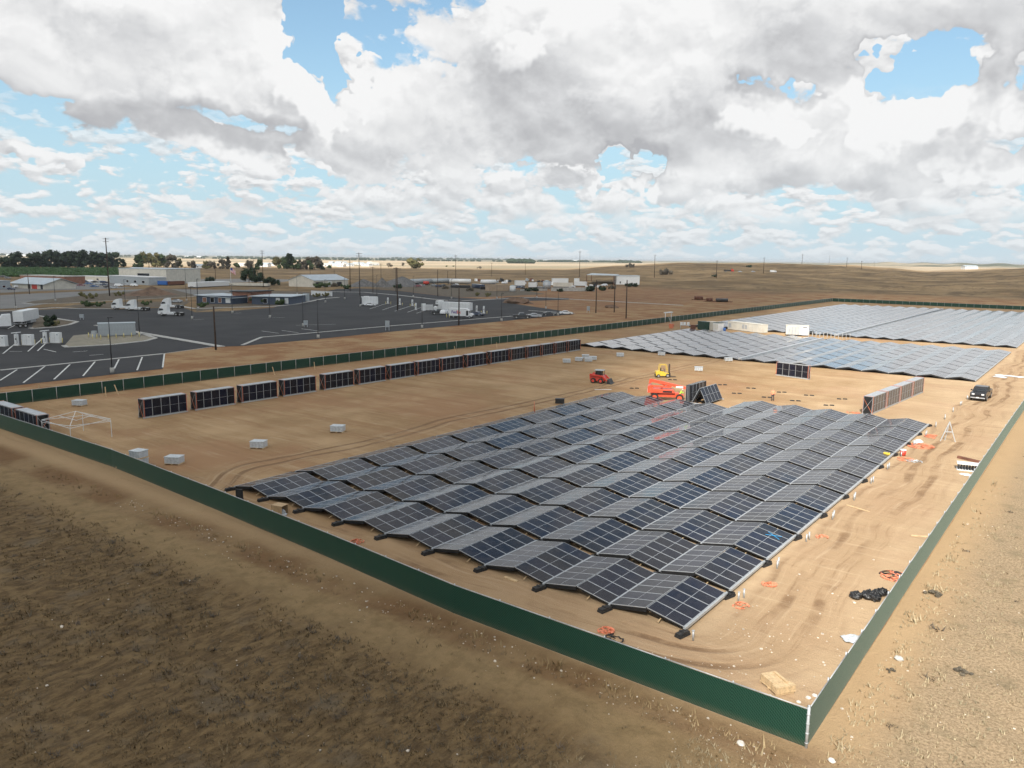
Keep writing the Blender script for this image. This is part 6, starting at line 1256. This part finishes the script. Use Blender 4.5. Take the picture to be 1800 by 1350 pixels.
for q,h,li,k,l in (((-1106.55,546.65),21.92,1,'round','dark green, left of the cream warehouse roof'),((-1105.52,558.80),21.27,2,'round','yellowing, above the cream warehouse'),((-1163.82,603.40),23.44,2,'round','yellow-green, tallest above the cream warehouse'),((-1164.32,613.79),20.11,1,'round','green, right of the yellow one'),((-1101.77,591.66),20.05,3,'round','brown and thin, right above the warehouse'),((-1100.38,600.75),15.96,2,'round','small and yellowing, right of the brown one'),((-1004.76,566.19),11.70,3,'round','small and grey behind the warehouse end'),
  ((-998.03,582.79),11.80,2,'round','pale, left of the flag'),((-994.16,593.55),11.87,3,'bush','grey-brown and broad, left of the flag'),((-990.39,605.42),14.33,3,'round','grey-brown, right above the flag'),((-988.44,612.29),19.16,3,'column','thin and pointed, right of the flag'),((-985.48,624.07),9.66,1,'round','dark and small, right of the flag'),((-949.20,619.92),13.37,3,'round','grey, left of the tall pole'),((-946.62,633.84),15.07,1,'round','open and pale, by the tall pole'),
  ((-460.75,287.27),10.53,0,'round','dark round one behind the blue building'),((-437.42,280.11),8.28,0,'round','dark, right of the round dark one'),((-425.73,278.89),6.31,0,'bush','low and dark, before the metal warehouse'),((-423.93,281.56),4.83,0,'bush','lowest dark one at the warehouse corner'),((-475.63,267.44),5.40,0,'bush','dark, left of the flagpole'),((-433.69,235.59),3.50,0,'bush','dark and low, behind the blue building left end'),
  ((-1022.93,725.21),18.42,2,'round','bright green, left of the two spires'),((-974.92,698.08),17.66,1,'round','green, just left of the two spires'),((-974.46,703.88),25.30,1,'column','taller of the two green spires'),((-974.02,709.74),24.55,1,'column','right one of the two green spires'),((-935.99,690.06),14.77,1,'round','dark green, right of the spires'),((-933.64,700.43),16.50,3,'round','brownish, centre of the clump'),((-931.07,710.78),14.94,1,'round','dull green, right part of the clump'),((-929.21,717.64),19.98,3,'round','tall and grey at the right of the clump'),((-926.73,726.17),15.06,1,'round','rightmost of the clump'),
  ((-1024.04,822.66),6.54,1,'bush','small and dark by the white houses'),((-1105.52,1037.71),9.81,3,'bush','grey, beyond the gravel heaps'),((-977.06,968.38),19.39,2,'round','pale green, left one of the far pair'),((-973.86,982.31),19.01,2,'round','pale green, right one of the far pair'),((-1238.45,1208.08),8.70,3,'round','small, left of the far pair'),((-1146.05,1247.89),3.68,1,'bush','low green, far on the pale plain'),((-1149.08,1273.62),3.73,1,'bush','lower green, far on the pale plain')):
    tree('tree, %s'%l,q,h,'full' if (k=='round' and len(l)%3) else k,li,1.0,GG)
GB='young plants round the car park'
def bush(label,q,r,li,h=None):
    key=('bush',li,9)
    if key not in CR: CR[key]=crown_mesh('bush',9+li,420).mesh('foliage',[LF[li]])
    t=thing('shrub',label,'shrub',P3(q),random.uniform(0,6),GB); c=inst('foliage',CR[key],t,(0,0,-.12*(h or r*1.1)),(0,0,0),(r*1.2,r*1.2,(h or r*1.1)*1.15)); MB().tube((0,0,0),(0,0,r*.3),.06*r,6).obj('stem',[M['bark']],t)
for i,(q,r,li,l) in enumerate((((-226.71,61.61),2.4,0,'dark sapling in the bed beside the box trailer'),((-211.70,55.16),1.8,0,'dark low shrub under the sapling by the box trailer'),((-212.06,57.33),1.5,2,'olive shrub in the bed beside the box trailer'),((-363.13,132.15),2.2,2,'small yellowish tree below the parked cars'),((-341.82,125.97),2.6,2,'wider yellowish shrub below the parked cars'),((-358.43,146.67),2.2,2,'yellowish shrub at the left of the earth mound'),((-288.18,100.56),2.4,1,'olive shrub on the strip left of the tractor units'),((-285.54,103.50),2.0,1,'olive shrub nearer the tractor units'),((-280.99,119.28),2.0,1,'green shrub between the tractor units'),
   ((-257.94,129.05),2.0,1,'shrub before the left end of the blue building'),((-263.70,156.28),2.5,1,'shrub at the entrance block'),((-258.65,156.00),2.2,1,'second shrub at the entrance block'),((-251.07,158.71),2.6,1,'large shrub at the right wing of the blue building'),((-252.45,163.05),2.4,1,'shrub at the right end of the blue building'),((-274.19,184.16),2.4,1,'shrub behind the dark skip'),((-292.50,210.24),2.0,2,'shrub before the white wall, left'),((-294.15,217.17),2.0,2,'shrub before the white wall, right'),
   ((-379.74,281.97),3.6,1,'bushy green shrub before the metal warehouse, left'),((-384.22,291.01),3.4,1,'bushy green shrub before the metal warehouse, middle'),((-388.15,301.71),3.0,3,'dry shrub before the metal warehouse'),((-357.48,284.86),3.0,1,'shrub at the warehouse pole'),((-345.61,317.60),3.2,0,'dark sapling by the leaning pole'),((-412.49,401.97),3.8,3,'grey shrub before the tank trailers'),((-321.97,336.05),2.2,3,'brown shrub on the slope, left'),((-290.19,322.20),2.6,3,'brown shrub on the slope, right'),
   ((-250.06,281.21),2.0,2,'olive scrub on the slope below the tan wall'),((-242.28,281.13),2.0,2,'olive scrub nearer the road below the tan wall'),((-267.97,351.14),2.6,0,'dark bush before the short wall, left'),((-265.08,354.84),2.8,0,'dark bush before the short wall, right'),((-250.48,360.51),2.4,0,'dark low bush before the long wall'),((-243.18,381.91),4.0,0,'dark bush at the right end of the long wall'),((-241.31,395.23),3.4,0,'dark bush below the canopy'),((-251.24,422.87),3.0,3,'brown bush below the white shed'),((-260.92,463.52),3.2,0,'dark hedge before the white shed, left'),((-258.04,467.51),3.0,0,'dark hedge before the white shed, right'),
   ((-955.81,1131.62),5.0,3,'ragged bare bush far on the pale plain'),((-528.15,947.01),7.0,3,'ragged bare bush on the hill, left'),((-374.73,752.46),8.0,3,'dark ragged bush on the hill crest'),((-375.45,997.68),4.0,0,'dark bush on the hill crest, right'),((-292.72,689.81),3.0,0,'low bush on the hillside'))):
    bush(l,q,r,li)
# orchard and far tree line: masses nobody could count
def orchard():
    rn=random.Random(4); mb=MB(); c=[(-1009.06,330.26),(-946.61,465.53),(-670.97,322.44),(-699.07,218.83)]
    for i in range(58):
        for j in range(34):
            u=(i+.5)/58; v=(j+rn.uniform(.3,.7))/34
            a=[c[0][k]*(1-u)+c[1][k]*u for k in (0,1)]; b=[c[3][k]*(1-u)+c[2][k]*u for k in (0,1)]
            x,y=a[0]*(1-v)+b[0]*v,a[1]*(1-v)+b[1]*v; s=rn.uniform(1.3,2.3)
            mb.lump((x,y,terrain(x,y)+s*.7),(s*1.2,s*1.2,s),0,6,4,.3,rnd=rn)
    m=leafmat('orchard_leaves',(.018,.045,.014),(.05,.095,.03)); struct(mb.obj('orchard',[m]),'stuff')
orchard()
def far_line():
    rn=random.Random(5); mb=MB()
    for a0,a1,d,h,n in ((-37.5,-35.9,3300,17,26),(-36,-28.4,5200,13,90),(-29.9,-28.2,4600,16,30),(-72,-46,7000,13,240),(-60,-37,4700,9,150),(-46,-37,9000,18,120)):
        for k in range(n):
            a=R(rn.uniform(a0,a1)); dd=d*rn.uniform(.97,1.03); x=16.4+dd*math.sin(a); y=-36.7+dd*math.cos(a); s=h*rn.uniform(.5,1.1)
            mb.lump((x,y,s*.5),(s*rn.uniform(.8,2.2),s,s*.6),0,6,4,.25,rnd=rn)
    struct(mb.obj('distant_trees',[LF[0]]),'stuff')
far_line()
wht=M['white']
GH='white farm houses far on the plain'
rn=random.Random(8)
for i,q in enumerate(((-1248.57,1002.50),(-1504.22,1228.37),(-1247.69,1028.05),(-1190.49,992.64),(-1619.15,1368.21),(-1246.69,1061.79),(-1526.29,1322.00),(-1413.27,1240.09),(-1245.16,1107.31),(-1419.74,1289.56),(-1177.24,807.46),(-1327.25,929.61),(-1654.12,1488.95),(-1773.54,1479.67),(-1094.51,631.40),(-1265.42,819.64))):
    w_,d_,h_=rn.uniform(10,22),rn.uniform(9,14),rn.uniform(3.2,5); t=thing('farm_house','white house on the plain, '+['left end of the hamlet','second from the left','third from the left','in the left middle','behind the left middle','centre','right of the centre','before the tall pole','right of the tall pole','right end of the hamlet','left of the spire trees','just left of the spire trees','rear right','rear, under the tower','behind the warehouse','behind the flag'][i],'house',P3(q),rn.uniform(0,1.5),GH)
    MB().box(-w_/2,w_/2,-d_/2,d_/2,0,h_).obj('wall',[wht],t); MB().prism([(-d_/2-.5,h_),(d_/2+.5,h_),(0,h_+2.6)],-w_/2-.4,w_/2+.4).obj('roof',[M['roof'] if i%3 else M['offwhite']],t).rotation_euler=(0,0,math.pi/2)
    for k in (-.25,.25): MB().box(w_*k-.9,w_*k+.9,-d_/2-.05,-d_/2,1,2.4).obj('window',[M['glass']],t)
for i,(q,L) in enumerate((((92834.30,-258947.96),60),((-13350.65,43776.48),50),((-5189.51,8005.92),90),((-5523.33,7886.11),70),((-10109.84,6413.51),160),((-5437.77,2017.04),120),((-6435.79,3795.03),140),((-23662.50,10667.68),100),((5965.16,-52297.11),60),((-353.92,2810.91),40),((-7177.22,33565.60),60))):
    t=thing('far_shed','white shed on the horizon, '+['on the ridge, centre right','on the ridge, right','beyond the pale plain','left beyond the pale plain','above the warehouse','at far left','behind the yellow trees','among the windbreak tops','at far right','second at far right','on the dark ridge'][i],'shed',(q[0],q[1],terrain(*q)),rw,'white sheds on the horizon'); MB().box(-L/2,L/2,-12,12,0,9).obj('wall',[wht],t); MB().prism([(-13,9),(13,9),(0,13)],-L/2-1,L/2+1).obj('roof',[M['roof']],t).rotation_euler=(0,0,math.pi/2)
# ---------------------------------------------------------------- dry grass, stones
def scatter():
    rn=np.random.default_rng(3)
    N=210000; X=rn.uniform(-75,40,N); Y=rn.uniform(-36,70,N)
    d=np.hypot(X-_cx,Y-_cy); dx=X-_cx; dy=Y-_cy; a=np.arctan2(dx,dy)-_yaw
    ok=(np.abs(a)<.66)&(d>20)&(d<85)&(((Y<-6.9)&(X<9))|(X>9.0))&(rn.random(N)<np.clip(1.25-d/75,.12,1))
    bare=np.sin(X*.35+np.sin(Y*.5)*2)*np.sin(Y*.42+X*.1); trk=(Y>-11.3)&(Y<-8.2)&(X<4)
    ok&=~(trk&(rn.random(N)<.93)); ok&=~((Y>=-8.2)&(X<8)&(rn.random(N)<.45)); ok&=~((bare>.35)&(rn.random(N)<.75)); ok&=~((X>9)&(rn.random(N)<.45))
    X=X[ok];Y=Y[ok]; n=len(X); vs=[];fs=[]; B=5
    Z=np.array([terrain(x,y) for x,y in zip(X,Y)])
    sz=rn.gamma(3.,.022,n)+.03; near=((np.abs(Y+6.9)<.7)&(X<8.3))|((np.abs(X-9.2)<.5)); sz=np.where(near,sz*1.7,sz)
    V=np.zeros((n,B,3,3))
    for b in range(B):
        th=rn.uniform(0,6.283,n); le=sz*rn.uniform(.6,1.4,n); ln=rn.uniform(.3,1.2,n); ox=rn.normal(0,1,n)*sz*.6; oy=rn.normal(0,1,n)*sz*.6; w=.012+sz*.10
        bx=X+ox; by=Y+oy; V[:,b,0]=np.stack([bx-np.sin(th)*w,by+np.cos(th)*w,Z-.01],1); V[:,b,1]=np.stack([bx+np.sin(th)*w,by-np.cos(th)*w,Z-.01],1); V[:,b,2]=np.stack([bx+np.cos(th)*le*ln,by+np.sin(th)*le*ln,Z+le],1)
    V=V.reshape(-1,3); nf=len(V)//3; me=bpy.data.meshes.new('dry_grass'); me.vertices.add(len(V)); me.vertices.foreach_set('co',V.ravel()); me.loops.add(nf*3); me.loops.foreach_set('vertex_index',np.arange(nf*3)); me.polygons.add(nf); me.polygons.foreach_set('loop_start',np.arange(0,nf*3,3)); me.polygons.foreach_set('loop_total',np.full(nf,3)); me.update(); me.validate()
    m=bpy.data.materials.new('dry_grass_blades'); m.use_nodes=True; g=G(m.node_tree); b=m.node_tree.nodes['Principled BSDF']; P_=g.n('ShaderNodeNewGeometry').outputs['Position']; X_,Y_,Z_=g.sep(P_)
    k=g.noise(P_,6.,3,.7); k2=g.noise(P_,.4,3); c1=g.mix(g.ss(k,.35,.65),(.085,.06,.034),(.20,.145,.08)); c1=g.mix(g.ss(k2,.5,.65,0.,.6),c1,(.11,.10,.08)); c2=g.mix(g.ss(k,.35,.65),(.25,.20,.12),(.42,.345,.225)); c2=g.mix(g.ss(k2,.5,.65,0.,.6),c2,(.20,.18,.12))
    c=g.mix(g.ss(g.m('MULTIPLY_ADD',g.noise(P_,.3,2),6.,X_),1.,12.),c1,c2); nearf=g.ss(g.m('ABSOLUTE',g.m('ADD',Y_,6.9)),1.2,.3); c=g.mix(g.m('MULTIPLY',nearf,.6),c,(.34,.24,.12))
    g.put(b.inputs['Base Color'],c); b.inputs['Roughness'].default_value=.9; b.inputs['Specular IOR Level'].default_value=.1; me.materials.append(m)
    struct(link(bpy.data.objects.new('dry_grass',me)),'stuff')
    # low dark clumps
    r2=random.Random(6); mb=MB()
    for k in range(520):
        if k%3==0: x,y=r2.uniform(10,38),r2.uniform(-5,90)
        else: x,y=r2.uniform(-60,8),r2.uniform(-32,-11.8)
        dd=math.hypot(x-_cx,y-_cy); 
        if dd<19: continue
        s=r2.uniform(.08,.30)*(1.3 if k%9==0 else 1); z=terrain(x,y)
        for b_ in range(16):
            th=r2.uniform(0,6.3); l=s*r2.uniform(.6,1.3); ox,oy=r2.gauss(0,s*.5),r2.gauss(0,s*.4); w=s*.13
            mb.add([(x+ox-w*math.sin(th),y+oy+w*math.cos(th),z-.02),(x+ox+w*math.sin(th),y+oy-w*math.cos(th),z-.02),(x+ox+l*math.cos(th),y+oy+l*math.sin(th)*.8,z+l*r2.uniform(.3,.8))],[(0,1,2)])
    struct(mb.obj('scrub_clumps',[leafmat('scrub_twigs',(.06,.046,.032),(.13,.10,.07))]),'stuff')
    mb=MB()
    for k in range(900):
        z_=r2.random()
        if z_<.34: x,y=r2.uniform(-45,8),-6.6-abs(r2.gauss(0,1.3))
        elif z_<.62: x,y=r2.uniform(9,30),r2.uniform(-8,45)
        elif z_<.84: x,y=r2.gauss(4.5,2.2),r2.gauss(0,7)
        else: x,y=r2.uniform(-40,8),r2.uniform(-30,-12)
        if 8.0<x<8.6 or (-6.3<y<-5.7): continue
        if x<1.2 and y>-1 and y<70: continue
        if y<-6.3 and x>8 : pass
        s=min(.16,r2.gammavariate(2.0,.013)+.010); mb.lump((x,y,terrain(x,y)+s*.25),(s,s*r2.uniform(.6,1),s*.6),0,5,3,.3,rnd=r2)
    struct(mb.obj('loose_stones',[pmat('pale_stone',(.52,.46,.38),.9,0,.3,4)]),'stuff')
scatter()
for q,s,l in (((6.12,-7.56),.18,'white rock outside the front fence near its right end'),((9.71,4.11),.22,'flat grey stone in the grass right of the fence'),((7.24,-2.31),.13,'pale rock inside the right fence corner, left of its twin'),((7.41,-1.94),.13,'pale rock inside the right fence corner, nearest the fence'),((6.60,-3.70),.12,'pale rock just behind the front fence'),((7.00,-2.92),.11,'pale rock between the lumber pallet and the fence corner'),((9.39,-6.38),.16,'pale rock at the bottom edge right of the fence corner')):
    mb=MB(); rn=random.Random(int(s*1000)+len(l)); mb.lump((0,0,s*.35),(s,s*.8,s*.55),0,10,7,.14,rnd=rn); tag(mb.obj('rock',[M['conc'] if 'grey' in l else pmat('white_rock',(.6,.56,.5),.9,0,.15,6)],None,P3(q)),l,'rock')
bush('dark dry bush in the grass at far right bottom',(12.42,4.88),.42,3,.3); bush('small reddish bush right of the fence, by the flat stone',(9.63,2.65),.25,3,.2); bush('grey bush in the grass right of the fence kink',(9.61,13.94),.5,3,.35)
# ---------------------------------------------------------------- haze
HAZE=True
if HAZE:
    m=bpy.data.materials.new('haze_air'); m.use_nodes=True; t=m.node_tree; t.nodes.clear(); g=G(t); v=g.n('ShaderNodeVolumePrincipled'); v.inputs['Density'].default_value=.000055; v.inputs['Color'].default_value=(.86,.91,.96,1); v.inputs['Anisotropy'].default_value=.2
    o=g.n('ShaderNodeOutputMaterial'); t.links.new(v.outputs[0],o.inputs['Volume'])
    ob=MB().box(-62000,62000,-62000,62000,-4,48).obj('haze',[m]); ob['kind']='stuff'
